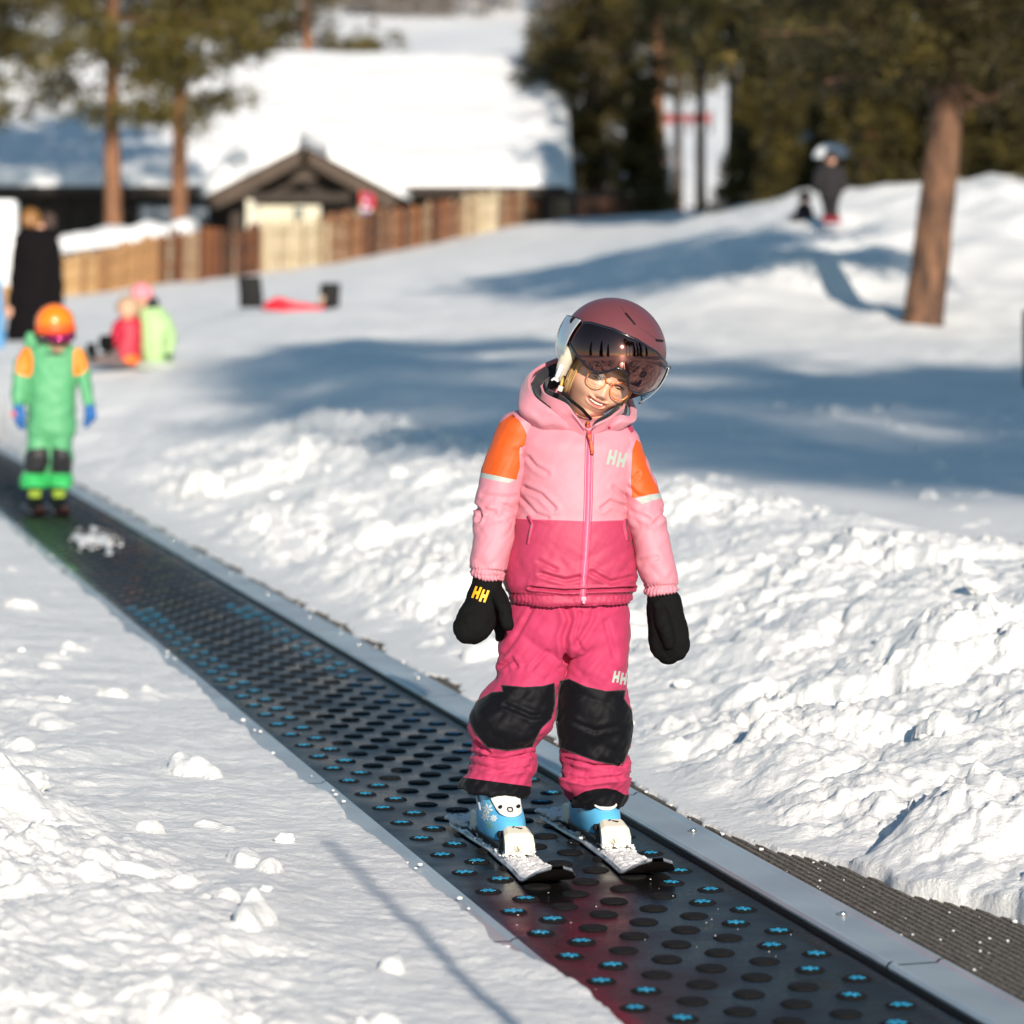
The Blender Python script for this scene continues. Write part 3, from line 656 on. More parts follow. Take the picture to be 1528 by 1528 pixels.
# ring order: front, viewer left, back, viewer right
collar = ringloft('collar', [
  [(874,652,6.925),(850,640,6.93),(826,632,6.94),(800,617,6.98),(812,604,7.05),(855,596,7.09),(905,604,7.07),(928,622,7.0),(908,638,6.94),(888,646,6.93)],
  [(874,642,6.915),(853,624,6.918),(828,618,6.925),(806,600,6.97),(816,582,7.05),(858,574,7.09),(908,590,7.07),(930,610,7.0),(911,628,6.93),(890,636,6.92)],
  [(877,642,6.912),(858,620,6.908),(844,602,6.910),(812,586,6.955),(814,566,7.05),(858,558,7.09),(914,584,7.07),(932,603,6.99),(914,620,6.925),(894,632,6.912)]], M_pink, jacket, .0016, .005, 4)
ringloft('collar_lining', [
  [(874,646,6.935),(856,634,6.94),(834,622,6.945),(812,600,6.98),(820,582,7.04),(858,574,7.08),(905,590,7.06),(924,606,7.0),(908,628,6.95),(890,638,6.94)],
  [(877,646,6.93),(860,622,6.928),(845,596,6.926),(816,578,6.965),(822,562,7.04),(858,552,7.08),(905,574,7.06),(926,596,6.99),(912,614,6.945),(890,628,6.930)]], M_lining, jacket, .0010, .004, 8)
hood = ringloft('hood', [
  [(832,646,6.945),(800,636,6.95),(780,620,6.98),(776,602,7.03),(790,576,7.10),(850,556,7.16),(918,584,7.14),(944,614,7.05),(934,634,6.96),(905,646,6.95),(874,664,6.99)],
  [(840,636,6.925),(808,630,6.925),(780,610,6.95),(778,586,7.02),(796,556,7.10),(850,534,7.17),(918,562,7.14),(946,608,7.05),(944,628,6.96),(918,632,6.93),(878,660,6.98)],
  [(845,630,6.925),(824,612,6.915),(797,590,6.945),(790,568,7.00),(806,548,7.08),(850,536,7.13),(912,564,7.10),(938,604,7.03),(938,622,6.965),(922,622,6.94),(880,654,6.98)]], M_pink, jacket, .0030, .007, 12)
ringloft('hood_lining', [
  [(846,634,6.935),(827,614,6.925),(800,589,6.955),(796,568,7.00),(812,550,7.07),(850,542,7.11),(908,568,7.09),(934,604,7.03),(933,620,6.975),(918,624,6.95),(880,654,6.985)],
  [(848,636,6.955),(838,622,6.945),(812,600,6.975),(812,580,7.01),(820,566,7.06),(855,560,7.09),(900,580,7.07),(920,604,7.01),(918,620,6.97),(908,626,6.955),(882,650,6.985)]], M_lining, jacket, .0015, .004, 15)
ribbon('collar_binding', bvh_of(collar.data), [(856,616),(864,626),(873,640)], 5, M_dpink, jacket, .004)
ribbon('collar_binding', bvh_of(collar.data), [(878,638),(892,629),(904,623),(914,619)], 4, M_dpink, jacket, .004)
ribbon('yoke_seam', bj, [Z2(398,222),Z2(440,262),Z2(520,232),Z2(600,212)], 1.4, M_dpink, jacket, .002)

# mittens
def mitten(parts, prints, name):
    me = remesh(parts, .0034, 5); wrinkle(me, .0050, 15, 15, 20, 31); me.materials.append(M_mitt)
    o = link(name, me, kid); b_ = bvh_of(me)
    for q, m_ in prints: patch('print', b_, q, m_, o)
    return o
mitten([loftrows([(858,708,746,6.95,.030,3),(866,705,750,6.945,.036,3),(880,702,748,6.94,.038,2),(895,694,744,6.935,.038),(912,684,741,6.925,.036),(930,677,739,6.92,.034),(944,677,732,6.915,.031),(954,683,722,6.915,.025),(961,692,708,6.915,.012)], 50, 48),
        loftrows([(878,728,752,6.93,.022),(895,735,760,6.905,.022),(915,742,765,6.89,.021),(932,747,766,6.885,.018),(941,754,765,6.885,.009)], 26, 32),
        loftrows([(890,733,757,6.955,.02),(915,736,756,6.96,.02),(940,738,754,6.96,.017),(957,740,751,6.96,.010)], 22, 28)],
       [(letterHH(707,874,23,21,12), M_yel)], 'mitten')
mitten([loftrows([(884,970,1006,6.965,.030,-3),(890,966,1013,6.96,.036,-3),(905,966,1017,6.955,.038),(925,966,1023,6.95,.038),(945,967,1028,6.945,.037),(962,970,1029,6.94,.034),(976,975,1025,6.94,.028),(986,985,1014,6.94,.018),(991,994,1004,6.94,.008)], 50, 48),
        loftrows([(896,972,990,6.935,.016),(915,976,996,6.920,.020),(940,982,1004,6.905,.021),(958,988,1008,6.905,.018),(968,993,1004,6.905,.010)], 24, 28)],
       [], 'mitten')

# ---------------------------------------------------------------- head, in its own axes (x viewer right, -y facing, z up), then tilted
HO = P(898,556,7.02)
HM = Matrix.Translation(HO) @ Euler((R(15), R(27), R(15)), 'XYZ').to_matrix().to_4x4()
def g3(x, z, cx, cz, sx, sz): return np.exp(-((x-cx)/sx)**2-((z-cz)/sz)**2)
nu, nv = 260, 220
th = np.linspace(0, 2*np.pi, nu, endpoint=False); ph = np.linspace(.02, np.pi-.02, nv); TH, PH = np.meshgrid(th, ph)
X = .071*np.sin(PH)*np.sin(TH); Y = -.088*np.sin(PH)*np.cos(TH); Z = .1*np.cos(PH)
X = np.sign(X)*np.abs(X)**.94*.071**.06
jaw = ss(-.015,-.1,Z); X = X*(1-.28*jaw); Z = np.where(Z < -.05, -.05+(Z+.05)*1.12, Z); Y = np.where(Y < 0, Y*(1-.05*jaw), Y*(1-.35*jaw))
fm_ = ss(.0,-.03,Y)
Y = Y-fm_*(.010*ss(-.03,-.07,Z)*np.exp(-(X/.035)**2))
Y = Y-fm_*(.0125*g3(X,Z,0,-.028,.0085,.010)+.0050*g3(X,Z,0,-.012,.0075,.016)+.0050*g3(X,Z,.0080,-.032,.0055,.0055)+.0050*g3(X,Z,-.0080,-.032,.0055,.0055)
   +.0085*g3(X,Z,.037,-.034,.019,.018)+.0085*g3(X,Z,-.037,-.034,.019,.018)-.0045*g3(X,Z,.027,.003,.014,.010)-.0045*g3(X,Z,-.027,.003,.014,.010)
   +.0050*g3(X,Z,0,.022,.045,.008)+.006*g3(X,Z,0,-.083,.012,.010)-.003*g3(X,Z,0,-.072,.016,.005)-.004*g3(X,Z,.022,-.040,.004,.014)*0
   +.0036*g3(X,Z,.027,-.012,.013,.005)+.0036*g3(X,Z,-.027,-.012,.013,.005))
mc = -.0515+.0060*(X/.024)**2                         # line of the smiling mouth
op = ss(.0225,.016,np.abs(X)); mo = np.exp(-((Z-mc)/.0042)**2)*op
Y = Y+fm_*.0070*mo-fm_*(.0030*np.exp(-((Z-mc-.0068)/.0030)**2)*ss(.027,.018,np.abs(X))+.0036*np.exp(-((Z-mc+.0072)/.0034)**2)*ss(.026,.016,np.abs(X)))
Y = Y-fm_*.0012*g3(np.abs(X),Z,.031,-.042,.006,.010)
A = np.stack([X,Y,Z],-1).reshape(-1,3)
W = np.array([HM@Vector(p) for p in A]).reshape(nv,nu,3)
head = gridmesh('body', W, None, True, True)
fx, fz, fy = X.reshape(-1), Z.reshape(-1), Y.reshape(-1); mcf = mc.reshape(-1)
frn = fy < 0
lipsd = np.where(frn, np.minimum(.0088-np.abs((fz-mcf-.0002)*1.0)-(fx/.025)**2*.0085, .03-np.abs(fx))*1000, -9)
gap = np.where(frn, (.0022-np.abs(fz-mcf-.0004)-(fx/.019)**2*.0026)*1000, -9)
brow = np.where(frn, (.0022-np.abs(fz-.0175+((np.abs(fx)-.027)/.02)**2*.004)-np.clip(np.abs(np.abs(fx)-.027)-.013,0,1))*1000, -9)
lash = np.where(frn, (.0016-np.abs(fz+.0005-.0035*(1-((np.abs(fx)-.027)/.0135)**2)))*1000, -9); lash = np.where(np.abs(np.abs(fx)-.027) < .0135, lash, -9)
eyeo = np.where(frn, (.0019-np.abs(fz+.0022)-((np.abs(fx)-.0265)/.0105)**2*.0019)*1000, -9)
iris = np.where(frn, np.minimum(eyeo, 4.2-np.hypot(np.abs(fx)-.0265, fz+.001)*1000), -9)
nost = np.where(frn, 2.2-np.hypot((np.abs(fx)-.0060), (fz+.0385)*1.6)*1000, -9)
# body under the clothes: neck, trunk, arms and legs joined to the head in the same mesh
def addloft(VF, rows): v, f = loftrows(rows, 30, 40); n = len(VF[0]); VF[0].extend(v); VF[1].extend([tuple(i+n for i in g) for g in f])
VF = ([], [])
addloft(VF, [(585,865,905,7.02,.03),(600,850,900,7.03,.036),(615,845,895,7.03,.036),(630,800,920,7.02,.05),(650,785,930,7.01,.07),(700,795,930,7.0,.075),(780,790,925,7.0,.075),(850,785,925,7.0,.08),(900,785,920,7.0,.08),(940,790,915,7.0,.06)])
addloft(VF, [(630,780,800,7.01,.03),(700,745,770,7.0,.03),(780,725,752,6.98,.028),(850,718,742,6.95,.024),(900,705,735,6.93,.015)])
addloft(VF, [(650,920,940,7.01,.03),(700,935,958,7.0,.03),(780,955,980,6.98,.028),(860,975,998,6.96,.024),(930,985,1010,6.95,.015)])
addloft(VF, [(900,785,845,7.0,.05),(1000,770,820,6.98,.05),(1080,740,790,6.95,.045),(1170,725,765,6.96,.04),(1230,728,760,6.96,.03)])
addloft(VF, [(900,858,915,7.0,.05),(1000,862,915,6.99,.05),(1080,865,915,6.98,.045),(1170,870,910,7.01,.04),(1220,875,905,7.03,.03)])
HV = coords(head); n0 = len(HV); fcs = [tuple(p.vertices) for p in head.polygons]
VF[1][:] = [tuple(i+n0 for i in f) for f in VF[1]]
bodyme = mesh('body', [tuple(v) for v in HV]+VF[0], fcs+VF[1]); pad = len(VF[0]); bpy.data.meshes.remove(head)
LIP = (.52,.17,.14)
M_face = zoned('face_skin', (.66,.365,.25), [('lips', LIP), ('mouth', (.035,.006,.006)), ('brow', (.20,.10,.045)), ('blush', (.66,.27,.19)), ('eyewhite', (.22,.15,.11)), ('iris', (.03,.02,.015)), ('lash', (.045,.022,.014)), ('nostril', (.15,.04,.03))], .46, (260,.12,.0008), None, 0)
nt = M_face.node_tree; nt.nodes['Principled BSDF'].inputs['Subsurface Weight'].default_value = .12; nt.nodes['Principled BSDF'].inputs['Subsurface Radius'].default_value = (.008,.003,.002); nt.nodes['Principled BSDF'].inputs['Subsurface Scale'].default_value = 1
blush = np.full(len(fx),-9.0)
for nm, arr in (('blush',blush),('lips',lipsd),('mouth',gap),('brow',brow),('eyewhite',eyeo),('iris',iris),('lash',lash),('nostril',nost)): setattr_(bodyme, nm, np.concatenate([arr, np.full(pad,-9.0)]))
bodyme.materials.append(M_face); body = link('body', bodyme, kid)
def hobj(name, V, Fc, mt, parent=kid, smooth=True): return obj(name, [HM@Vector(v) for v in V], Fc, mt, parent, smooth)
def facey(x, z):                                     # surface of the face in head axes
    k = (np.abs(A[:,0]-x)+np.abs(A[:,2]-z)+(A[:,1] > 0)); return A[int(np.argmin(k)),1]
# teeth
M_tooth = mat('tooth', (.80,.74,.64), .25)
V = []; Fc = []; m = MB()
for i in range(-4,4):
    x = (i+.5)*.0036; z = -.0515+.0060*(x/.024)**2; m.box((x, facey(x, z+.006)+.0040, z+.0009), (.0033,.0030,.0030+(.0008 if i in (-1,0) else 0)))
t = hobj('teeth', m.V, m.F, M_tooth, kid, False); bevel(t, .0007)
# ears hidden; hair strands beside the cheeks and at the neck
m = MB(); rs = np.random.RandomState(2)
for i in range(46):
    s = -1 if i < 30 else 1; x0 = s*(.064+rs.uniform(-.004,.004)); y0 = -.035+rs.uniform(-.02,.02)
    L = [(x0-s*rs.uniform(0,.01), y0-.01, .045), (x0, y0, .015), (x0+s*rs.uniform(-.004,.003), y0+rs.uniform(-.004,.008), -.018), (x0+s*rs.uniform(-.012,.004), y0+rs.uniform(-.01,.012), -.050-rs.uniform(0,.02))]
    V, Fc = tubegeo(crom(L, 10), list(np.linspace(.0022,.0006,10)), 5); m.add(V, Fc)
for i in range(10):
    L = [(.052,-.030,-.045),(.066+rs.uniform(0,.004),-.028,-.060),(.074,-.026+rs.uniform(-.004,.004),-.078+rs.uniform(-.004,.004)),(.066+rs.uniform(-.006,.003),-.024,-.094)]
    V, Fc = tubegeo(crom(L, 12), list(np.linspace(.0022,.0008,12)), 5); m.add(V, Fc)
hobj('hair', m.V, m.F, M_hair)
m = MB()                                             # loose lock at the neck
# glasses
M_frame = mat('glasses_frame', (.55,.07,.02), .25, coat=.5, var=(60,(.75,.25,.05)))
m = MB()
for s in (-1,1):
    L = []
    for k in range(33):
        a = 2*math.pi*k/32; x = s*.0275+.0205*math.cos(a); z = -.004+.0185*math.sin(a)*(1 if math.sin(a) > 0 else 1.02)
        L.append((x, -.0945+.55*x*x*10*.35, z))
    V, Fc = tubegeo(L, .00125, 8, False); m.add(V, Fc)
    V, Fc = tubegeo([(s*.047,-.086,.004),(s*.062,-.070,.006),(s*.073,-.02,.008)], .0012, 6); m.add(V, Fc)
V, Fc = tubegeo([(-.0085,-.0955,.0),( -.004,-.0985,.0035),(.004,-.0985,.0035),(.0085,-.0955,.0)], .0013, 8); m.add(V, Fc)
glasses = hobj('glasses', m.V, m.F, M_frame)
M_lens = bpy.data.materials.new('clear_lens'); M_lens.use_nodes = True; nt = M_lens.node_tree; nt.nodes.clear()
out = nt.nodes.new('ShaderNodeOutputMaterial'); mxs = nt.nodes.new('ShaderNodeMixShader'); tr = nt.nodes.new('ShaderNodeBsdfTransparent'); gl = nt.nodes.new('ShaderNodeBsdfGlossy')
gl.inputs['Roughness'].default_value = .03; tr.inputs[0].default_value = (.97,.97,.95,1); lw = nt.nodes.new('ShaderNodeFresnel'); lw.inputs[0].default_value = 1.45
nt.links.new(lw.outputs[0], mxs.inputs[0]); nt.links.new(tr.outputs[0], mxs.inputs[1]); nt.links.new(gl.outputs[0], mxs.inputs[2]); nt.links.new(mxs.outputs[0], out.inputs[0])
for s in (-1,1):
    V = [(s*.0275, -.0950+.0014, -.004)]; n = 24
    for k in range(n):
        a = 2*math.pi*k/n; x = s*.0275+.0200*math.cos(a); V.append((x, -.0945+1.925*x*x, -.004+.018*math.sin(a)))
    hobj('lens', V, [(0,1+k,1+(k+1)%n) for k in range(n)], M_lens, glasses)

# helmet
HC = np.array((0,.012,.052)); HR = np.array((.1120,.124,.108))
def hel(az, el, k=1.0):                              # az 0 = front, positive viewer right
    return HC+HR*k*np.array((math.sin(az)*math.cos(el), -math.cos(az)*math.cos(el), math.sin(el)))
def lower(az):
    a = abs(math.degrees(az)); return R(np.interp(a, [0,35,52,66,80,112,128,180], [11,9,2,-20,-50,-54,-42,-36]))
nu, nv = 160, 70; A_ = np.zeros((nv, nu, 3))
for j in range(nu):
    az = -math.pi+2*math.pi*j/nu; lo = lower(az)
    for i in range(nv):
        t = i/(nv-1); el = lo+(R(89.9)-lo)*t; p = hel(az, el, 1.0-.012*math.exp(-t*30))
        A_[i,j] = p
W = np.array([HM@Vector(p) for p in A_.reshape(-1,3)]).reshape(nv,nu,3)
M_helm = mat('helmet_shell', (.135,.040,.048), .38, bump=[(500,.1,.0005)], spec=.45)
helmet = link('helmet', gridmesh('helmet', W, M_helm, True, True), kid)
s = helmet.modifiers.new('thick','SOLIDIFY'); s.thickness = .010; s.offset = -1 
hb = bvh_of(helmet.data)
# foam liner just inside
A2 = A_.copy()
for i in range(nv): A2[i] = HC+(A_[i]-HC)*.93
W = np.array([HM@Vector(p) for p in A2.reshape(-1,3)]).reshape(nv,nu,3); o = link('helmet_liner', gridmesh('helmet_liner', W, M_lining, True, True), helmet)
s = o.modifiers.new('thick','SOLIDIFY'); s.thickness = .010; s.offset = -1
def slot(a, b, w):                                   # vent: dark recess with a raised lip
    a, b = np.array(Z1(*a)), np.array(Z1(*b)); L = [q for q in (onto(hb, *(a+(b-a)*t), .0002) for t in np.linspace(0,1,7)) if q is not None]; w = w*.75; m = MB(); V, Fc = tubegeo(L, [w]*len(L), 8); m.add(V, Fc); m.make('vent', M_black, helmet, True)
slot((903,280),(985,380), .0030); slot((1165,515),(1225,522), .0034)
for p in ((1200,640),): pass
ribbon('shell_seam', hb, [Z1(860,215),Z1(876,240),Z1(905,300),Z1(985,385),Z1(1090,450),Z1(1180,510)], 1.0, mat('seam_dark', (.05,.018,.022), .6), helmet, .0004)
# visor: curved dark mirror lens reaching over the brow, notched at the nose
def vtop(a): return R(np.interp(abs(a), [0,30,55,72,80], [31,28,20,10,4]))
def vbot(a):
    a = float(a); return R(np.interp(abs(a), [0,6,12,19,30,45,62,80], [-3.5,-5,-13,-20,-21,-18,-11,-4]))
def vis(az, el, k): p = hel(az, el, k); return p
azs = np.radians(np.linspace(-79, 79, 120)); A_ = np.zeros((40,120,3))
for j, az in enumerate(azs):
    t0, b0 = vtop(math.degrees(az)), vbot(math.degrees(az))
    for i in range(40):
        el = b0+(t0-b0)*i/39; k = 1.055-.0*i; p = hel(az, max(el,-1.2), k)
        p[1] -= .012*math.cos(az); A_[i,j] = p
W = np.array([HM@Vector(p) for p in A_.reshape(-1,3)]).reshape(40,120,3)
M_visor = bpy.data.materials.new('visor_mirror'); M_visor.use_nodes = True; nt = M_visor.node_tree; b = nt.nodes['Principled BSDF']
b.inputs['Base Color'].default_value = (.20,.075,.060,1); b.inputs['Metallic'].default_value = 1; b.inputs['Roughness'].default_value = .06
b.inputs['Coat Weight'].default_value = .5; b.inputs['Coat Roughness'].default_value = .03
visor = link('visor', gridmesh('visor', W, M_visor, True), helmet); s = visor.modifiers.new('thick','SOLIDIFY'); s.thickness = .0025; s.offset = 0
E = [tuple(W[0,j]) for j in range(120)]+[tuple(W[i,119]) for i in range(1,40)]+[tuple(W[39,j]) for j in range(118,-1,-1)]+[tuple(W[i,0]) for i in range(38,-1,-1)]
V, Fc = tubegeo(E, .0030, 8, False); obj('visor_rim', V, Fc, mat('visor_rim', (.006,.008,.014), .22, coat=.4), visor)
# clear outer shield at the sides
for s_ in (-1, 1):
    azs = np.radians(np.linspace(66, 98, 24))*s_; A_ = np.zeros((24,24,3))
    for j, az in enumerate(azs):
        f = j/23; t0 = R(16-8*f); b0 = R(-34+4*f) if s_ > 0 else R(-36+2*f)
        for i in range(24): p = hel(az, b0+(t0-b0)*i/23, 1.09); p[1] -= .008; A_[i,j] = p
    W = np.array([HM@Vector(p) for p in A_.reshape(-1,3)]).reshape(24,24,3)
    M_sh = mat('side_shield', (.38,.41,.46), .12, metal=.35, coat=.5); o = link('side_shield', gridmesh('side_shield', W, M_sh, True), visor); q = o.modifiers.new('thick','SOLIDIFY'); q.thickness = .002
    E = [tuple(W[0,j]) for j in range(24)]+[tuple(W[i,23]) for i in range(1,24)]+[tuple(W[23,j]) for j in range(22,-1,-1)]
    V, Fc = tubegeo(E, .0022, 6, False); obj('shield_rim', V, Fc, M_black, visor)
# hinge, cream ear pad, chin strap with buckle
p = HM@Vector(hel(R(-73), R(10), 1.07)); m = MB(); m.tube([p+Vector((0,.006,0)), p+Vector((0,-.006,0))], [.010,.009], 16); m.make('visor_hinge', M_black, helmet, True)
M_cream = mat('cream_pad', (.50,.45,.36), .8, bump=[(200,.4,.002)])
pts = [HM@Vector(p) for p in ((-.089,-.034,.030),(-.091,-.036,.0),(-.087,-.036,-.030),(-.078,-.034,-.052))]; V, Fc = tubegeo(crom(pts, 14), [.009,.012,.014,.015,.015,.015,.014,.014,.013,.012,.011,.010,.008,.005], 16); obj('ear_pad', V, Fc, M_cream, helmet)
st = [Z1(330,730),Z1(322,790),Z1(300,850)]; m = MB(); V, Fc = tubegeo([P(x,y,6.93) for x, y in (Z1(345,730),Z1(322,790),Z1(298,850))], .0055, 8); m.add(V,Fc); m.make('strap_tab', mat('white_tab', (.7,.7,.7), .6), helmet, True)
m = MB(); V, Fc = tubegeo([P(*Z1(x,y), d) for x, y, d in ((365,830,6.93),(345,900,6.925),(350,970,6.925),(420,1040,6.935),(520,1120,6.945),(600,1210,6.955))], .0034, 8); m.add(V,Fc); m.make('chin_strap', M_black, helmet, True)
m = MB(); V, Fc = tubegeo([P(*Z1(x,y), d) for x, y, d in ((352,840,6.915),(345,880,6.905),(335,920,6.902))], .0030, 8); m.add(V,Fc); m.make('yellow_strap', mat('yellow_web', (.55,.35,.08), .6), helmet, True)
m = MB(); m.box(P(*Z1(330,940),6.90), (.011,.006,.012), M=Matrix.Rotation(R(20),4,'Y')); bevel(m.make('buckle', mat('grey_buckle', (.5,.48,.42), .4), helmet), .002)
m = MB(); V, Fc = tubegeo([P(*Z1(x,y), 6.905) for x, y in ((250,868),(275,852),(300,865),(310,880))], [.002,.003,.0035,.002], 6); m.add(V,Fc); m.make('lining_emblem', mat('white_print', (.75,.75,.75), .6), jacket, True)

# boots and skis, built in ski axes: x across, y towards the tip, z up
def ski_frame(u, vt):                                # tail at v = vt, tip 0.8 m nearer the camera
    x, y = XY(u, vt-.4); a = math.atan2(.2218,-.9751)-math.pi/2     # local +y points along -v
    return Matrix.Translation((x,y,0)) @ Matrix.Rotation(math.atan2(-.9751,.2218)-math.pi/2, 4, 'Z')
M_skitop = mat('ski_top', (.55,.56,.60), .35, var=(18,(.05,.05,.07),(3,1,1)), coat=.3)
M_skibase = mat('ski_base', (.015,.012,.012), .3); M_sedge = mat('ski_edge', (.6,.6,.62), .3, metal=1)
M_bootb = mat('boot_blue', (.10,.42,.70), .34, bump=[(60,.08,.002)], spec=.5); M_bootw = mat('boot_white', (.74,.73,.70), .4)
M_bindc = mat('binding_cream', (.62,.60,.50), .42, bump=[(300,.2,.0006)])
def transf(M, V): return [M@Vector(v) for v in V]
def make_ski(u, vt, label):
    M = ski_frame(u, vt); root = thing('ski', label, 'ski', tuple(M.translation), 0, 'pair of short skis of the child in pink')
    L = .88; n = 60; V = []; 
    def w(t): return np.interp(t, [0,.02,.08,.2,.45,.75,.88,.95,.985,1.0], [.020,.034,.040,.037,.0315,.041,.050,.048,.034,.012])
    def z(t): return .003+.040*max(0,(t-.86)/.14)**2*1.0+.012*max(0,(.05-t)/.05)**2
    for i in range(n+1):
        t = i/n; y = -.40+L*t; ww = w(t); zz = z(t); th_ = .010-.005*abs(t-.5)*1.2
        V += [(-ww,y,zz+.0025),(-ww*.93,y,zz+th_),(ww*.93,y,zz+th_),(ww,y,zz+.0025),(ww,y,zz),(-ww,y,zz)]
    def faces(idx): return [(i*6+a, i*6+b_, (i+1)*6+b_, (i+1)*6+a) for i in range(n) for a, b_ in idx]
    V = transf(M, V)
    V = transf(Matrix.Identity(4), V); obj('top_sheet', V, faces([(0,1),(1,2),(2,3)]), M_skitop, root); obj('steel_edge', V, faces([(3,4),(5,0)]), M_sedge, root, False); obj('base', V, faces([(4,5)]), M_skibase, root)
    m = MB()                                         # plate, toe piece, heel piece
    for y0, y1, h, wd in ((-.20,.13,.022,.048),): m.box((0,(y0+y1)/2,.009+h/2), (wd,y1-y0,h))
    o = obj('binding_plate', transf(M, m.V), m.F, M_black, root, False); bevel(o, .003)
    m = MB(); m.box((0,.118,.040), (.060,.036,.034), taper=.85); m.box((0,.095,.052), (.066,.014,.014)); o = obj('toe_piece_base', transf(M, m.V), m.F, M_black, root, False); bevel(o, .004)
    V = []                                           # cream toe housing: chamfered wedge
    prof = [(.108,.030,.029),(.108,.066,.024),(.122,.072,.026),(.148,.062,.030),(.160,.046,.031),(.161,.026,.030)]
    for y, zt, hw in prof: V += [(-hw,y,.020),(-hw,y,zt-.006),(-hw*.74,y,zt),(hw*.74,y,zt),(hw,y,zt-.006),(hw,y,.020)]
    Fc = [(i*6+a, i*6+a+1, (i+1)*6+a+1, (i+1)*6+a) for i in range(5) for a in range(5)]+[(0,1,2,3,4,5),tuple(30+k for k in (5,4,3,2,1,0))]
    o = obj('toe_piece', transf(M, V), Fc, M_bindc, root, False); bevel(o, .003, 3)
    m = MB(); m.tube([(.006,.158,.034),(.006,.164,.034)], .0075, 16); m.tube([(.006,.1635,.034),(.006,.1655,.034)], [.005,.0045], 16); k_ = obj('release_dial', transf(M, m.V), m.F, M_bindc, o); 
    for nm_, c_, s_, k_ in (('dial_mark',(.006,.166,.034),(.0015,.001,.009),Matrix.Rotation(.5,4,'Y')),('print_mark',(-.004,.134,.0705),(.004,.018,.001),Matrix.Rotation(.6,4,'Z')),('print_mark',(.006,.128,.0720),(.004,.010,.001),Matrix.Rotation(-.4,4,'Z'))):
        m = MB(); m.box(c_, s_, M=k_); obj(nm_, transf(M, m.V), m.F, M_black, o, False)
    m = MB(); m.box((0,-.185,.040), (.052,.06,.04), taper=.8); m.box((0,-.16,.062), (.04,.03,.014)); m.box((0,-.23,.038), (.03,.05,.012), M=Matrix.Rotation(-.35,4,'X')); o = obj('heel_piece', transf(M, m.V), m.F, M_bindc, root, False); bevel(o, .004)
    m = MB()                                         # brake arms
    for s in (-1,1): m.tube([(s*.036,-.10,.02),(s*.042,-.16,.028),(s*.040,-.22,.018)], .003, 6)
    obj('brake_arm', transf(M, m.V), m.F, M_black, root)
    # stripe decals on the top sheet beside the binding
    m = MB()
    for y, c_ in ((.10,0),(-.06,1)): m.box((-.030,y,.0135), (.012,.07,.0006))
    obj('ski_graphic', transf(M, m.V), m.F, mat('ski_red', (.45,.02,.04), .4), root, False)
    # snow lying on the front of the ski and along it
    its = []; rs_ = np.random.RandomState(int(u*100)+50)
    nx, ny = 34, 74; G = np.zeros((ny, nx, 3))
    for i in range(ny):
        y = .150+(.400-.150)*i/(ny-1)
        for j in range(nx):
            s = -1+2*j/(nx-1); x = s*w((y+.4)/.88)*.92; zz = z((y+.4)/.88)+.0105-.005*abs((y+.4)/.88-.5)*1.2
            edge = min(1, (1-abs(s))*5)*min(1,(.400-y)/.02)*min(1, (y-.150)/.01)
            hgt = (.003+.005*(.5+pn(x*60,y*45,u*9))+.003*pn(x*190,y*150,1))*edge*(1 if pn(x*30,y*25,u*5+3) > -.6 else .25)
            G[i,j] = M@Vector((x, y, zz+max(hgt, -.001)*1.0-.0005))
    o = link('snow_layer', gridmesh('snow_layer', G, M_snow), root); o['kind'] = 'stuff'
    for i in range(70):
        y = rs_.uniform(-.38,.16); s = rs_.choice([-1,1]); x = s*rs_.uniform(.018,.036)
        if s > 0 and rs_.rand() < .6: continue
        r = .002+.007*rs_.rand()**2; q = M@Vector((x,y,.014+r*.3)); its.append((q.x,q.y,q.z,r))
    for i in range(40): q = M@Vector((rs_.uniform(-.035,.035), rs_.uniform(.14,.20), .016+rs_.rand()*.012)); its.append((q.x,q.y,q.z,rs_.uniform(.002,.006)))
    for i in range(60): q = M@Vector((rs_.uniform(-.036,.036), rs_.uniform(-.40,-.30), .013)); its.append((q.x,q.y,q.z+.003,rs_.uniform(.004,.012)))
    o = scatter('snow_lumps', its); o.parent = root; o.matrix_parent_inverse = Matrix.Translation(M.translation).inverted()
    return M
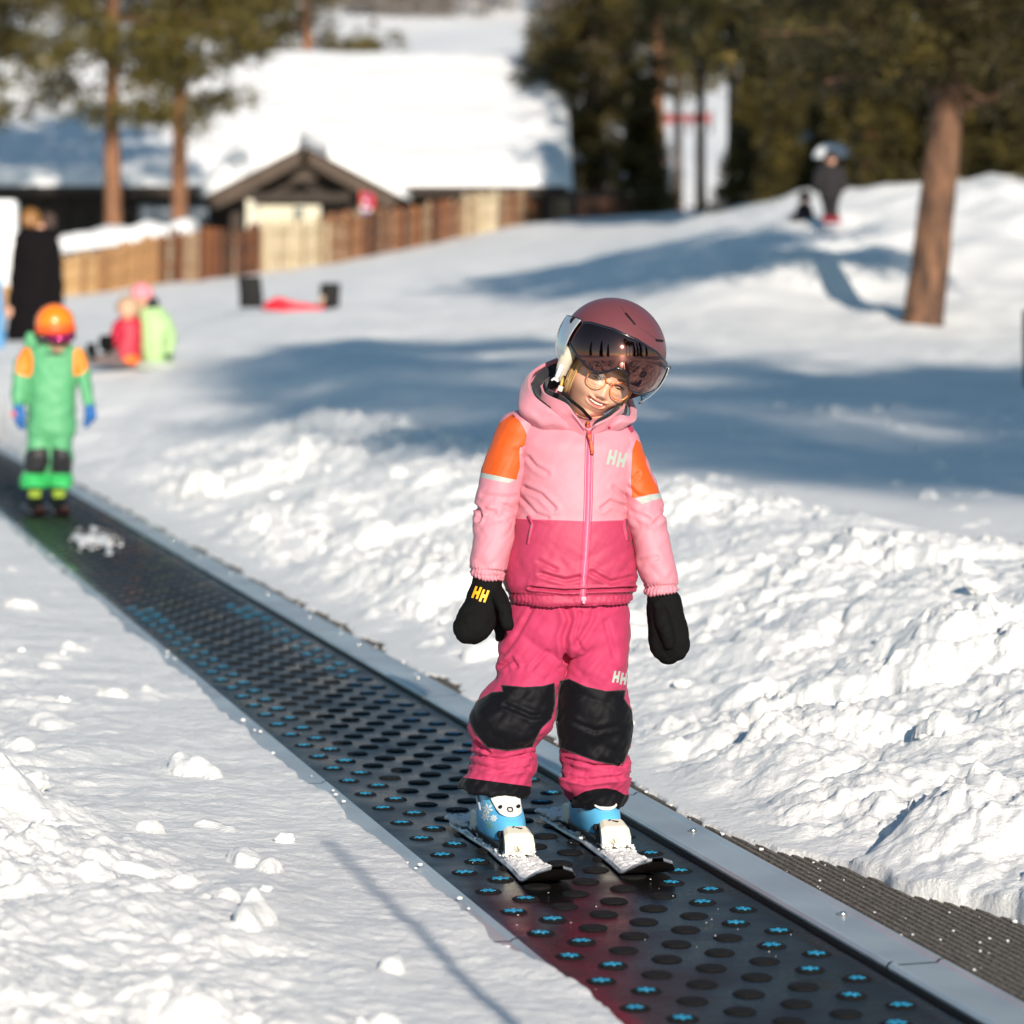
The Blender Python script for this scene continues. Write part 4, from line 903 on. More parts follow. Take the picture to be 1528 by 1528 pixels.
def make_boot(M, label):
    # rows along height: z, y back, y front, half width
    rows = [(.034,-.130,.096,.034),(.040,-.134,.104,.039),(.058,-.135,.106,.041),(.074,-.134,.098,.041),(.088,-.132,.078,.040),(.102,-.130,.050,.041),(.120,-.128,.026,.043),(.142,-.126,.012,.045),(.165,-.128,.006,.047),(.19,-.130,.002,.048)]
    K = crom(rows, 60); V = []; n = 72
    for z, yb, yf, hw in K:
        for k in range(n):
            a = 2*math.pi*k/n; ca, sa = math.cos(a), math.sin(a); e = 2/2.7
            y = (yb+yf)/2+(yf-yb)/2*math.copysign(abs(sa)**e, sa); toe = 1-.12*max(0,sa)**2
            V.append((hw*math.copysign(abs(ca)**e, ca)*toe, y, z))
    Fc = [(i*n+k, i*n+(k+1)%n, (i+1)*n+(k+1)%n, (i+1)*n+k) for i in range(59) for k in range(n)]+[tuple(reversed(range(n))), tuple(59*n+k for k in range(n))]
    b_ = obj('ski_boot', transf(M, V), Fc, M_bootb, kid); 
    if label: b_['label'] = label
    # white tongue and overlap laid over the instep
    V2 = []; nn = 24; mm = 40
    for i in range(mm):
        t = i/(mm-1); z = .086+(.178-.086)*t; yb = np.interp(z, [r[0] for r in rows], [r[1] for r in rows]); 
        j = min(len(K)-1, int(np.argmin(np.abs(K[:,0]-z)))); _, yb, yf, hw = K[j]
        half = np.interp(t, [0,.06,.2,.5,1], [.5,.62,.70,.82,.92])
        for k in range(nn):
            s = -1+2*k/(nn-1); a = math.pi/2-s*half; ca, sa = math.cos(a), math.sin(a); e = 2/2.7
            y = (yb+yf)/2+((yf-yb)/2+.003)*math.copysign(abs(sa)**e, sa); x = (hw+.003)*math.copysign(abs(ca)**e, ca)*(1-.12*max(0,sa)**2)
            V2.append((x, y, z+.012*(-t*0+(1-t)*(abs(s)**2)*.6)))
    Fc = [(i*nn+k, i*nn+k+1, (i+1)*nn+k+1, (i+1)*nn+k) for i in range(mm-1) for k in range(nn-1)]
    o = obj('tongue', transf(M, V2), Fc, M_bootw, b_); s = o.modifiers.new('t','SOLIDIFY'); s.thickness = .0035; s.offset = 0
    m = MB(); 
    for x, y, z in ((-.019,.062,.1035),(.019,.062,.1035)): m.tube([(x,y-.01,z-.004),(x,y+.004,z+.001)], [.0042,.0036], 12)
    obj('rivet', transf(M, m.V), m.F, M_black, b_)
    m = MB()
    for s in (-1,1): m.tube([(s*.004,.0735,.0955),(s*.0055,.0705,.099),(s*.004,.0670,.1025)], .0010, 6)
    m.tube([(-.004,.0670,.1025),(.004,.0670,.1025)], .0009, 6); m.tube([(-.004,.0738,.0952),(.004,.0738,.0952)], .0009, 6)
    obj('emblem', transf(M, m.V), m.F, M_black, b_)
    m = MB(); m.box((0,-.014,.030), (.062,.235,.012)); m.box((0,.100,.040), (.056,.026,.018)); o = obj('sole', transf(M, m.V), m.F, mat('boot_sole', (.02,.02,.022), .6), b_, False); bevel(o, .004)
    V3 = []                                          # grey cuff at the back
    for i in range(12):
        z = .085+.10*i/11; j = int(np.argmin(np.abs(K[:,0]-z))); _, yb, yf, hw = K[j]
        for k in range(25):
            a = math.pi+math.pi*k/24; V3.append(((hw+.004)*math.cos(a), (yb+yf)/2+(yf-yb)/2*.05+((yf-yb)/2+.006)*math.sin(a), z))
    Fc = [(i*25+k, i*25+k+1, (i+1)*25+k+1, (i+1)*25+k) for i in range(11) for k in range(24)]
    o = obj('cuff', transf(M, V3), Fc, mat('boot_grey', (.30,.36,.42), .45), b_); s = o.modifiers.new('t','SOLIDIFY'); s.thickness = .003
    # flower print on the outer side
    bb = bvh_of(b_.data); rs_ = random.Random(4)
    return b_, bb
M1 = make_ski(-.082, 7.16, 'short snow covered ski under the blue boot on the left side of the child')
M2 = make_ski(.131, 7.205, 'short snow covered ski under the blue boot nearer the right edge of the conveyor')
B1, bb1 = make_boot(M1, 'light blue ski boot with white tongue and a flower print')
B2, bb2 = make_boot(M2, None)
M_flw = mat('flower_white', (.75,.80,.80), .5); M_flg = mat('flower_green', (.25,.50,.15), .5)
def petals(cx, cy, m_, n, l, w, a0=0):
    polys = []
    for k in range(n):
        a = a0+2*math.pi*k/n; dx, dy = math.cos(a), math.sin(a); nx_, ny_ = -dy, dx
        polys.append([(cx+nx_*w*.3,cy+ny_*w*.3),(cx+dx*l*.6+nx_*w,cy+dy*l*.6+ny_*w),(cx+dx*l,cy+dy*l),(cx+dx*l*.6-nx_*w,cy+dy*l*.6-ny_*w)])
    patch('flower_print', bb1, polys, m_, B1, .0008)
petals(728,1207,M_flw,6,9,1.9,.3); petals(737,1221,M_flw,7,6,1.5,.1); petals(725,1219,M_flw,6,7,1.5,.9); petals(731,1231,M_flg,4,7,1.0,.5); petals(735,1199,M_flg,3,6,1.0,1.2); petals(727,1213,mat('flower_yellow',(.7,.55,.08),.5),5,2.2,.9)
# ---------------------------------------------------------------- wood, house, fences
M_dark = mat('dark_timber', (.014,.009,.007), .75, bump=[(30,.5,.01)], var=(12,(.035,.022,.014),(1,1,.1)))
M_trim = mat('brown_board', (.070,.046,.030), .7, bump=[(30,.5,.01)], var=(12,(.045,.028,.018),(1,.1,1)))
M_cream2 = mat('cream_panel', (.58,.56,.46), .6, var=(3,(.52,.48,.34)))
M_glass = mat('window_glass', (.05,.07,.09), .08)
def plank_mats():
    tan = [mat('tan_plank', c, .7, bump=[(25,.4,.01)], var=(9,tuple(x*.7 for x in c),(1,1,.15))) for c in ((.44,.24,.10),(.34,.17,.065),(.55,.35,.16))]
    brn = [mat('brown_plank', c, .75, bump=[(25,.4,.01)], var=(9,tuple(x*.6 for x in c),(1,1,.15))) for c in ((.22,.08,.028),(.10,.035,.016),(.32,.13,.045),(.34,.25,.16),(.055,.025,.014))]
    crm = [mat('cream_plank', c, .7, bump=[(25,.4,.01)], var=(9,tuple(x*.8 for x in c),(1,1,.15))) for c in ((.52,.42,.27),(.60,.50,.34),(.28,.17,.09))]
    return tan, brn, crm
TAN, BRN, CRM = plank_mats()
def plank_mesh(h, w, m_, rnd):
    t = .03; a = w/2; tp = rnd.uniform(.15,.5)*w
    V = [(-a,-t,0),(a,-t,0),(a,t,0),(-a,t,0),(-a,-t,h-tp),(a,-t,h-tp*rnd.uniform(.6,1)),(a,t,h-tp),(-a,t,h-tp),(rnd.uniform(-.2,.2)*w,-t,h),(0,t,h)]
    return mesh('plank', V, [(3,2,1,0),(0,1,5,8,4),(1,2,6,5),(2,3,7,9,6),(3,0,4,7),(4,8,9,7),(8,5,6,9)], m_, False)
def fence(px0, px1, d0, d1, h0, h1, mats, label, step=.155, seed=1, lean=.0, base=None):
    rnd = random.Random(seed); a = P(px0,400,d0); b = P(px1,400,d1); L = math.hypot(b.x-a.x, b.y-a.y); n = int(L/step); ang = math.atan2(b.y-a.y, b.x-a.x)
    root = thing('picket_fence', label, 'fence', ((a.x+b.x)/2, (a.y+b.y)/2, H0((a.x+b.x)/2, (a.y+b.y)/2)))
    protos = [plank_mesh(1.0, step*rnd.uniform(.62,.90), m_, rnd) for m_ in mats for _ in range(3)]; top = []
    for i in range(n+1):
        t = i/n; x = a.x+(b.x-a.x)*t; y = a.y+(b.y-a.y)*t+rnd.uniform(-.03,.03); z = H0(x,y)-.25; h = (h0+(h1-h0)*t)*rnd.uniform(.90,1.08)+.25
        o = link('plank', rnd.choice(protos), root, True); o.location = (x,y,z); o.rotation_euler = (rnd.uniform(-.03,.03), lean+rnd.uniform(-.05,.05), ang+rnd.uniform(-.05,.05)); o.scale = (1,1,h)
        top.append((x,y,z+h))
    for f in (.35,.8):
        m = MB(); pts = [(x+.05*math.sin(ang), y+.07, z-(h0+(h1-h0)*i/len(top))*(1-f)) for i, (x,y,z) in enumerate(top)][::4]+[(top[-1][0],top[-1][1]+.07,top[-1][2]-h1*(1-f))]
        m.tube(pts, .035, 6); m.make('rail', mats[0], root, True)
fence(86, 232, 62, 66, .72, 1.00, TAN, 'light tan plank fence behind the adult in the black coat', .20, 2, .03)
fence(234, 386, 66.3, 70, 1.02, 1.02, BRN, 'red brown and grey weathered plank fence right of the tan planks', .15, 3, .04)
fence(388, 487, 70.3, 74, 1.12, 1.02, CRM, 'cream plank fence section in front of the gabled porch', .17, 4, .02)
fence(489, 690, 74.3, 84, 1.05, 1.00, BRN, 'weathered brown picket fence climbing the slope right of the porch', .16, 5, .03)
fence(692, 742, 84.2, 86.5, 1.02, .98, CRM, 'short run of pale planks between two brown fence sections', .20, 6)
fence(744, 850, 86.8, 92, .95, .80, BRN, 'far brown picket fence ending below the roof corner', .17, 7)
fence(852, 1010, 92.4, 99, .75, .7, [BRN[1],BRN[4]], 'low dark picket fence running below the dense spruce', .19, 8)

# snow slab helper: rounded, with a curled edge
def slab(x0, x1, y0, z0, y1, z1, th, name, parent, M=M_snowsoft, nx=90, ny=50, over=.25, sag=None, seed=0, rr=.5):
    """snow lying on a roof plane from the low edge (y0,z0) to the ridge (y1,z1)"""
    A = np.zeros((ny+2, nx, 3))
    for i in range(ny):
        t = i/(ny-1)
        for j in range(nx):
            s = j/(nx-1); x = x0+(x1-x0)*s; y = y0+(y1-y0)*t; z = z0+(z1-z0)*t
            L = math.hypot(y1-y0, z1-z0); dl = t*L; e = 1-math.exp(-dl/(rr*.35)) ; es = min(1, min(s, 1-s)*(x1-x0)/rr); es = math.sqrt(max(0,1-(1-es)**2));
            ee = math.sqrt(max(0, 1-(1-min(1, dl/rr))**2)); tt = 1-math.sqrt(max(0,1-(1-min(1,(L-dl)/rr))**2))
            es = es if es > 0 else 0; h = th*ee*es*(1-.5*tt)
            A[i+1,j] = (x, y, z+h)
    X, Y = A[1:-1,:,0], A[1:-1,:,1]; A[1:-1,:,2] += .09*fbm(X*.4+seed, Y*.5, 1.0, 3)*(A[1:-1,:,2]-(z0+(z1-z0)*(Y-y0)/(y1-y0)) > .03)
    A[0] = A[1]; A[0,:,2] -= .02; A[-1] = A[-2]; A[-1,:,2] -= th
    return link(name, gridmesh(name, A, M), parent)
HD = 89.0
house = thing('log_cabin', 'long low dark timber cabin with thick snow on its roof and a gabled porch', 'cabin', (P(420,300,HD).x, HD+3, 1.6))
xL, xR = -24.0, P(846,290,HD).x
ze = P(0,282,HD).z; zr = P(0,98,HD+11).z
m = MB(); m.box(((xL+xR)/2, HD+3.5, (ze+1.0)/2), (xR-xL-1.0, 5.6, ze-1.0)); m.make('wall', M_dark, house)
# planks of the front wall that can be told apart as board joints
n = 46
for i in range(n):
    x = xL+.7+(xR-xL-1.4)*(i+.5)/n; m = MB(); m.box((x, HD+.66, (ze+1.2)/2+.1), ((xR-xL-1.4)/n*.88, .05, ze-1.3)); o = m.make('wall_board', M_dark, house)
m = MB(); m.add([(xL,HD-.2,ze-.12),(xR,HD-.2,ze-.12),(xR,HD+11,zr-.12),(xL,HD+11,zr-.12),(xL,HD-.2,ze),(xR,HD-.2,ze),(xR,HD+11,zr),(xL,HD+11,zr),(xL,HD+22,ze),(xR,HD+22,ze),(xL,HD+22,ze-.12),(xR,HD+22,ze-.12)],
   [(0,1,2,3),(4,7,6,5),(0,4,5,1),(1,5,6,2),(0,3,7,4),(7,8,9,6),(3,2,11,10),(9,8,10,11),(6,9,11,2),(8,7,3,10)]); m.make('roof', M_dark, house)
m = MB(); m.box(((xL+xR)/2, HD-.28, ze-.06), (xR-xL, .08, .26)); m.make('eave_board', M_dark, house)
slab(xL-.1, xR+.15, HD-.32, ze+.0, HD+11.1, zr, .5, 'roof_snow', house, nx=160, ny=60, rr=.9)
slab(xL-.1, xR+.15, HD+22.2, ze, HD+10.9, zr, .62, 'roof_snow', house, nx=80, ny=30, rr=.9)
# upper right part of the roof lies lower: a wing
x0_, x1_ = P(700,200,HD).x, xR+.1
# windows in the shadowed wall
for pxa in (206, 262):
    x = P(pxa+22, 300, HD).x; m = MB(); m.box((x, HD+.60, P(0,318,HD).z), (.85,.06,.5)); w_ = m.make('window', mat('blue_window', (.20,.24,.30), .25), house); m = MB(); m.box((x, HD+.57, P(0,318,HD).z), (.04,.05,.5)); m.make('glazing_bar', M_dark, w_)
# porch gable
GD = 84.0
gx0, gx1, gxa = P(312,290,GD).x, P(592,290,GD).x, P(455,215,GD).x; za = P(0,222,GD).z; zl_ = P(0,298,GD).z
porch_y1 = HD+3
def roofslab(xa, za_, xb, zb_, y0, y1, th, mt, name, parent):
    d = Vector((xb-xa, 0, zb_-za_)).normalized(); nrm = Vector((-d.z,0,d.x)); nrm = nrm if nrm.z > 0 else -nrm
    V = [Vector((x,y,z))+nrm*k for y in (y0,y1) for k in (0,th) for x, z in ((xa,za_),(xb,zb_))]
    return obj(name, V, [(0,1,3,2),(4,6,7,5),(0,4,5,1),(2,3,7,6),(0,2,6,4),(1,5,7,3)], mt, parent, False)
for side, gx in ((-1,gx0),(1,gx1)):
    roofslab(gxa, za, gx, zl_, GD, porch_y1, .10, M_dark, 'porch_roof', house)
    roofslab(gxa, za-.02, gx, zl_-.02, GD-.06, GD-.01, -.42, M_trim, 'barge_board', house) if False else None
    d = Vector((gx-gxa,0,zl_-za)).normalized(); nrm = Vector((-d.z,0,d.x)); nrm = nrm if nrm.z > 0 else -nrm
    V = [Vector((x,y,z))+nrm*k for y in (GD-.08,GD-.01) for k in (.12,-.30) for x, z in ((gxa,za),(gx,zl_))]
    obj('barge_board', V, [(0,1,3,2),(4,6,7,5),(0,4,5,1),(2,3,7,6),(0,2,6,4),(1,5,7,3)], M_trim, house, False)
# snow on the porch roof: thick blanket over both slopes
A = np.zeros((26, 80, 3))
for j in range(80):
    s = j/79; x = gx0-.22+(gx1-gx0+.44)*s; zb_ = np.interp(x, [gx0-.22,gxa,gx1+.22], [zl_-.05,za,zl_-.05])
    e = min(1, min(s,1-s)*(gx1-gx0)/.9); e = math.sqrt(max(0,1-(1-e)**2)); zs = zb_+.12+.78*e-.22*math.exp(-((x-gxa)/.55)**2)
    for i in range(26):
        y = GD-.2+(porch_y1-GD+.2)*max(0,(i-1))/24; f = min(1,(y-GD+.2)/.45); f = math.sqrt(max(0,1-(1-f)**2))
        A[i,j] = (x, y, zb_+.10+(zs-zb_-.10)*f+.03*math.sin(x*2+y))
    A[0,j,2] = zb_+.08
link('porch_snow', gridmesh('porch_snow', A, M_snowsoft), house)
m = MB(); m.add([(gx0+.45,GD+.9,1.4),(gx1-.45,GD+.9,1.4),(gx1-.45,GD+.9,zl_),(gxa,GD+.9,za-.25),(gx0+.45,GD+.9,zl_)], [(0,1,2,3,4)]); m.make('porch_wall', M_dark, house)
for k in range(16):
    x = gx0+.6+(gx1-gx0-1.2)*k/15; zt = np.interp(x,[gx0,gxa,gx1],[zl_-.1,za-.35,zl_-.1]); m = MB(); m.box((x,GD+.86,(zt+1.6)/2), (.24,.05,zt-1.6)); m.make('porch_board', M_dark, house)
for pxa in (372, 545):
    x = P(pxa,300,GD).x; m = MB(); m.box((x, GD+.15, (zl_+1.5)/2), (.16,.16,zl_-1.5)); m.make('post', M_dark if pxa > 400 else M_cream2, house)
m = MB(); m.box((P(435,0,GD).x, GD+.15, P(0,293,GD).z), (3.0,.14,.18)); m.make('tie_beam', M_dark, house)
m = MB(); m.add([(P(432,0,GD).x,GD+.05,P(0,268,GD).z),(P(476,0,GD).x,GD+.05,P(0,268,GD).z),(P(455,0,GD).x,GD+.05,P(0,252,GD).z)],[(0,1,2)]); m.make('gable_panel', M_trim, house)
m = MB(); m.box((P(430,0,GD).x, GD+.5, P(0,334,GD).z), (1.55,.10,.95)); d_ = m.make('porch_panel', M_cream2, house)
m = MB(); m.box((P(444,0,GD).x, GD+.44, P(0,322,GD).z), (.26,.04,.42)); w_ = m.make('window', M_glass, house); m = MB(); m.box((P(444,0,GD).x, GD+.41, P(0,322,GD).z), (.03,.04,.42)); m.make('glazing_bar', M_cream2, w_)
m = MB(); m.add([(P(372,0,GD).x,GD+.3,P(0,350,GD).z),(P(392,0,GD).x,GD+.3,P(0,350,GD).z),(P(378,0,GD).x,GD+.3,P(0,292,GD).z)],[(0,1,2)]); m.make('porch_brace', mat('pale_cloth', (.5,.47,.42), .8), house)
m = MB(); m.box((P(800,0,HD).x, HD+.3, P(0,291,HD).z), (4.4,.12,.14)); m.make('eave_board', M_trim, house)
# low shed with snow at the foot of the two pines
sh = thing('snowy_shed', 'low dark shed roofed with a slab of snow behind the tan fence', 'shed', (P(190,350,71).x, 71, 1.2))
V = []; 
A = np.zeros((14, 60, 3)); 
for j in range(60):
    s = j/59; px = 78+(287-78)*s; zt = P(0, 352-26*s, 69.5).z; zb_ = P(0, 380-27*s, 69.5).z
    e = math.sqrt(max(0,1-(1-min(1,min(s,1-s)*14))**2))
    for i in range(14):
        y = 69.5+2.2*i/13; a = i/13; up = math.sin(min(1,a*4)*math.pi/2); A[i,j] = (P(px,0,69.5).x, y, zb_+.03+(zt-zb_+.12*pn(s*7,a*3))*up*e)
link('roof_snow', gridmesh('roof_snow', A, M_snowsoft), sh)
xa, xb = P(82,0,69.5).x, P(284,0,69.5).x; za1, zb1 = P(0,381,69.5).z, P(0,354,69.5).z
obj('shed_wall', [(xa,69.6,.8),(xb,69.6,.8),(xb,69.6,zb1),(xa,69.6,za1),(xa,71.7,.8),(xb,71.7,.8),(xb,71.7,zb1),(xa,71.7,za1)], [(0,1,2,3),(1,5,6,2),(5,4,7,6),(4,0,3,7),(3,2,6,7)], mat('grey_timber', (.07,.065,.065), .8), sh, False)
obj('eave_board', [(xa-.1,69.45,za1-.25),(xb+.1,69.45,zb1-.25),(xb+.1,69.45,zb1+.03),(xa-.1,69.45,za1+.03),(xa-.1,69.55,za1-.25),(xb+.1,69.55,zb1-.25),(xb+.1,69.55,zb1+.03),(xa-.1,69.55,za1+.03)], [(0,1,2,3),(5,4,7,6),(3,2,6,7),(0,4,5,1)], mat('dark_fascia', (.03,.03,.035), .7), sh, False)
# white van side at the left edge of the picture
wv = thing('white_container', 'white panelled cabin wall at the left edge behind the black coat', 'container', (P(-10,0,55).x, 56, HH(P(-10,0,55).x,55)))
x1v, x0v = P(23,0,55).x, P(23,0,55).x-3.2; zt = P(0,298,55).z; zb = P(0,428,55).z
m = MB(); m.box(((x0v+x1v)/2, 55.2, (zt+zb)/2), (x1v-x0v, .4, zt-zb)); bevel(m.make('container_body', mat('white_sheet', (.74,.75,.76), .5), wv), .06)
for i in range(9): m = MB(); m.box((x0v+.2+i*.36, 54.985, (zt+zb)/2), (.03,.03,zt-zb-.1)); m.make('rib', mat('white_rib', (.62,.63,.65), .5), wv)
m = MB(); m.box(((x0v+x1v)/2, 55.2, P(0,470,55).z), (x1v-x0v-.1,.36,1.0)); m.make('plinth', TAN[0], wv)
# flag on the fence, small things by the hedge
fl_ = thing('red_flag', 'red flag with white and blue cross hanging from a pole by the porch', 'flag', tuple(P(541,372,80)))
m = MB(); m.tube([P(536,378,80), P(538,278,80)], .018, 6); m.make('pole', mat('pole_wood', (.25,.16,.09), .6), fl_, True)
V = []; 
for i in range(14):
    for j in range(6):
        py = 286+74*i/13; w_ = 7+4*math.sin(i*.8)*.5+2*(i < 7); V.append(P(538+w_*j/5*2.0-(2 if i > 8 else 0), py+3*j/5, 79.95+.05*math.sin(j*2.1+i*.5)))
M_flag = mat('flag_red', (.55,.02,.03), .7); M_fw = mat('flag_white', (.75,.72,.72), .7); M_fb = mat('flag_blue', (.02,.04,.20), .7)
me = mesh('flag_cloth', V, [(i*6+j,i*6+j+1,(i+1)*6+j+1,(i+1)*6+j) for i in range(13) for j in range(5)], [M_flag, M_fw, M_fb])
for p in me.polygons:
    i, j = divmod(p.index, 5); p.material_index = 2 if (i == 5 or j == 2 and i < 9) else (1 if i in (4,6) or (j == 1 and i in (2,7,8)) else 0)
link('flag_cloth', me, fl_)
def small(name, label, cat, base, build):
    t = thing(name, label, cat, tuple(base)); build(t); return t
def b1(t):                                           # pale blue funnel sign on a post
    m = MB(); b0 = P(1190,282,62); m.tube([b0, P(1190,235,62)], .05, 8); m.make('post', mat('sign_post', (.5,.5,.55), .5), t, True)
    m = MB(); m.tube([P(1190,240,62), P(1190,222,62), P(1190,194,62)], [.10,.24,.28], 20); m.make('funnel', mat('pale_blue', (.38,.50,.66), .5), t, True)
small('snow_lamp', 'pale blue funnel shaped lamp on a post at the top of the slope', 'lamp', P(1190,282,62), b1)
def b2(t):
    for a, b_ in ((985,1024),(1030,1060)):
        V = [P(a,170,140), P(b_,170,140), P(b_,183,140), P(a,184,140)]; V += [v+Vector((0,.15,0)) for v in V]
        obj('banner_cloth', V, [(3,2,1,0),(4,5,6,7),(0,1,5,4),(1,2,6,5),(2,3,7,6),(3,0,4,7)], mat('banner_red', (.42,.08,.08), .7), t, False)
    for px in (984,1027,1061): m = MB(); m.tube([P(px,166,140.2), P(px,200,140.2)], .06, 6); m.make('post', M_dark, t, True)
small('red_banner', 'red banner between posts on the far slope seen through the trees', 'banner', P(1022,196,140), b2)

# ---------------------------------------------------------------- trees
M_bark_r = mat('pine_bark_red', (.27,.125,.060), .85, bump=[(18,.8,.03),(60,.6,.01)], var=(7,(.14,.065,.035),(1,1,.25)))
M_bark_b = mat('pine_bark_brown', (.20,.098,.052), .85, bump=[(14,1.0,.05),(60,.8,.015)], var=(9,(.050,.026,.017),(1,1,.28)))
M_bark_d = mat('dark_bark', (.045,.032,.024), .9, bump=[(20,.8,.03)], var=(6,(.07,.045,.03),(1,1,.3)))
def needle_mat(name, a, b_, c_):
    m = mat(name, a, .6, spec=.3); nt = m.node_tree; b = nt.nodes['Principled BSDF']
    tc = nt.nodes.new('ShaderNodeTexCoord'); n = nt.nodes.new('ShaderNodeTexNoise'); n.inputs['Scale'].default_value = 1.6; n.inputs['Detail'].default_value = 3
    nt.links.new(tc.outputs['Object'], n.inputs[0]); r = nt.nodes.new('ShaderNodeValToRGB'); r.color_ramp.elements[0].position = .38; r.color_ramp.elements[1].position = .64
    r.color_ramp.elements[0].color = (*a,1); r.color_ramp.elements[1].color = (*b_,1); e = r.color_ramp.elements.new(.74); e.color = (*c_,1)
    nt.links.new(n.outputs[0], r.inputs[0]); nt.links.new(r.outputs[0], b.inputs['Base Color']); return m
M_needle = needle_mat('pine_needles', (.040,.034,.008), (.115,.092,.016), (.19,.14,.03))
M_needle_d = needle_mat('dark_needles', (.024,.020,.006), (.072,.056,.010), (.16,.11,.02))
def blades(C, Dr, n_per, L, w, rs, spread=1.0):      # clusters of needles at C pointing roughly along Dr
    N = len(C); c = np.repeat(C, n_per, 0); d = np.repeat(Dr, n_per, 0)*.8+rs.normal(size=(N*n_per,3))*spread*.75; d /= np.linalg.norm(d,axis=1)[:,None]
    p = np.cross(d, rs.normal(size=d.shape)); p /= np.linalg.norm(p,axis=1)[:,None]
    l = L*rs.uniform(.6,1.25,(len(c),1)); c = c+rs.normal(size=c.shape)*L*.35
    V = np.stack([c-p*w/2, c+p*w/2, c+d*l+p*w*.15, ], 1).reshape(-1,3); return V, np.arange(len(V)).reshape(-1,3)
def tree_geo(seed, h, kind, crown0, rad, nbr, per=26, npb=9, L=.22, w=.035, trunk_r=.2, bend=.0):
    rs = np.random.RandomState(seed); tm = MB(); bm_ = MB(); pts = []; 
    ph = rs.uniform(0,6); T = lambda t: Vector((bend*t*h+.12*math.sin(t*5+ph)*t, .10*math.sin(t*4+ph*2)*t, h*t))
    tm.tube([T(t) for t in np.linspace(0,1,18)], [trunk_r*(1.18-.18*min(1,t*12))*(1-.9*t**1.15)+.012 for t in np.linspace(0,1,18)], 14)
    tube0 = MB(); zs = np.linspace(0,1,70); tube0.tube([T(t) for t in zs], [trunk_r*(1.0+.22*math.exp(-t*h/.3)-.0*t)*(1-.9*t**1.15)+.012 for t in zs], 28); VV = np.array([tuple(v) for v in tube0.V])
    cxy = np.array([tuple(T(min(1,max(0,z/h)))) for z in VV[:,2]]); rad_ = VV-cxy; rad_[:,2] = 0; an = np.arctan2(rad_[:,1],rad_[:,0]); rel = np.abs(pn(np.cos(an)*4,np.sin(an)*4,VV[:,2]*1.6))
    VV += rad_*(.16*rel-.05+.05*pn(np.cos(an)*9,np.sin(an)*9,VV[:,2]*5))[:,None]; tube0.V = [tuple(v) for v in VV]; tm = tube0
    C = []; Dd = []
    for b in range(nbr):
        f = (b+.5)/nbr; t = crown0+(1-crown0)*(f**.9); az = rs.uniform(0,6.283); base = T(t)
        if kind == 'pine': Lb = rad*(.35+.65*math.sin(math.pi*min(1,.18+f*.8)))*rs.uniform(.6,1.15); rise = rs.uniform(-.15,.45)
        else: Lb = rad*max(0,1-f)**.75*rs.uniform(.75,1.1)+.15; rise = rs.uniform(-.40,-.10)
        dr = Vector((math.cos(az), math.sin(az), 0)); m = 7; P_ = []
        for k in range(m):
            s = k/(m-1); P_.append(base+dr*Lb*s+Vector((rs.normal()*.05*Lb*s, rs.normal()*.05*Lb*s, Lb*(rise*s-(.25 if kind == 'pine' else -.12)*s*s*(.5)))))
        bm_.tube(P_, list(np.linspace(max(.012,trunk_r*.22*(1-f*.7)), .006, m)), 5)
        for k in range(per):
            s = rs.uniform(.28 if kind == 'pine' else .1, 1.03); i = min(m-2, int(s*(m-1))); q = P_[i].lerp(P_[i+1], s*(m-1)-i)
            lat = Lb*.34*(1-.35*s)*rs.normal(); c = q+Vector((-dr.y,dr.x,0))*lat+Vector((0,0,rs.normal()*.07*Lb+(-abs(lat)*.25 if kind != 'pine' else .02)))
            C.append(c); Dd.append((dr+Vector((-dr.y,dr.x,0))*(1 if lat > 0 else -1)*.7+Vector((0,0,.5 if kind == 'pine' else -.2))).normalized())
    V, T_ = blades(np.array([tuple(c) for c in C]), np.array([tuple(d) for d in Dd]), npb, L, w, rs)
    return tm, bm_, V, T_
def tree_proto(name, label, bark, needles, top_bark=None, **k):
    tm, bm_, V, T_ = tree_geo(**k); root = thing(name, label, 'tree')
    tme = mesh('trunk', tm.V, tm.F, [bark]+([top_bark] if top_bark else []))
    link('trunk', tme, root, False); link('branches', mesh('branches', bm_.V, bm_.F, bark), root, False)['kind'] = 'stuff'
    link('crown', trimesh('crown', V, T_, needles), root, False)['kind'] = 'stuff'; return root
def put(root, x, y, rz=0, sc=1, label=None, z=None, tilt=0, group=None, name=None):
    root.location = (x, y, (H0(x,y)-.15) if z is None else z); root.rotation_euler = (0, tilt, rz); root.scale = (sc,)*3
    if label: root['label'] = label
    if group: root['group'] = group
    return root
def dup(root):
    r = root.copy(); COL.objects.link(r)
    for ch in root.children: c = ch.copy(); COL.objects.link(c); c.parent = r
    return r
# two red-trunked pines in front of the cabin
pA = tree_proto('pine_tree', '', M_bark_r, M_needle, seed=3, h=11.5, kind='pine', crown0=.31, rad=2.9, nbr=42, per=32, npb=12, L=.32, w=.055, trunk_r=.20)
put(pA, P(170,0,73).x, 73, .4, 1, 'left pine of the pair with orange trunks rising beside the snowy shed')
pB = tree_proto('pine_tree', '', M_bark_r, M_needle, seed=8, h=12.0, kind='pine', crown0=.31, rad=2.6, nbr=40, per=32, npb=12, L=.32, w=.055, trunk_r=.19)
put(pB, P(263,0,74).x, 74.5, 1.8, 1, 'right pine of the pair with orange trunks nearer the porch')
pC = put(dup(pA), P(-75,0,78).x, 78, 2.2, 1.1, 'pine crown filling the upper left corner above the cabin roof')
pD = put(dup(pB), P(462,0,112).x, 112, 3.1, 1.25, 'pine rising behind the cabin roof left of the bright hillside', tilt=0)
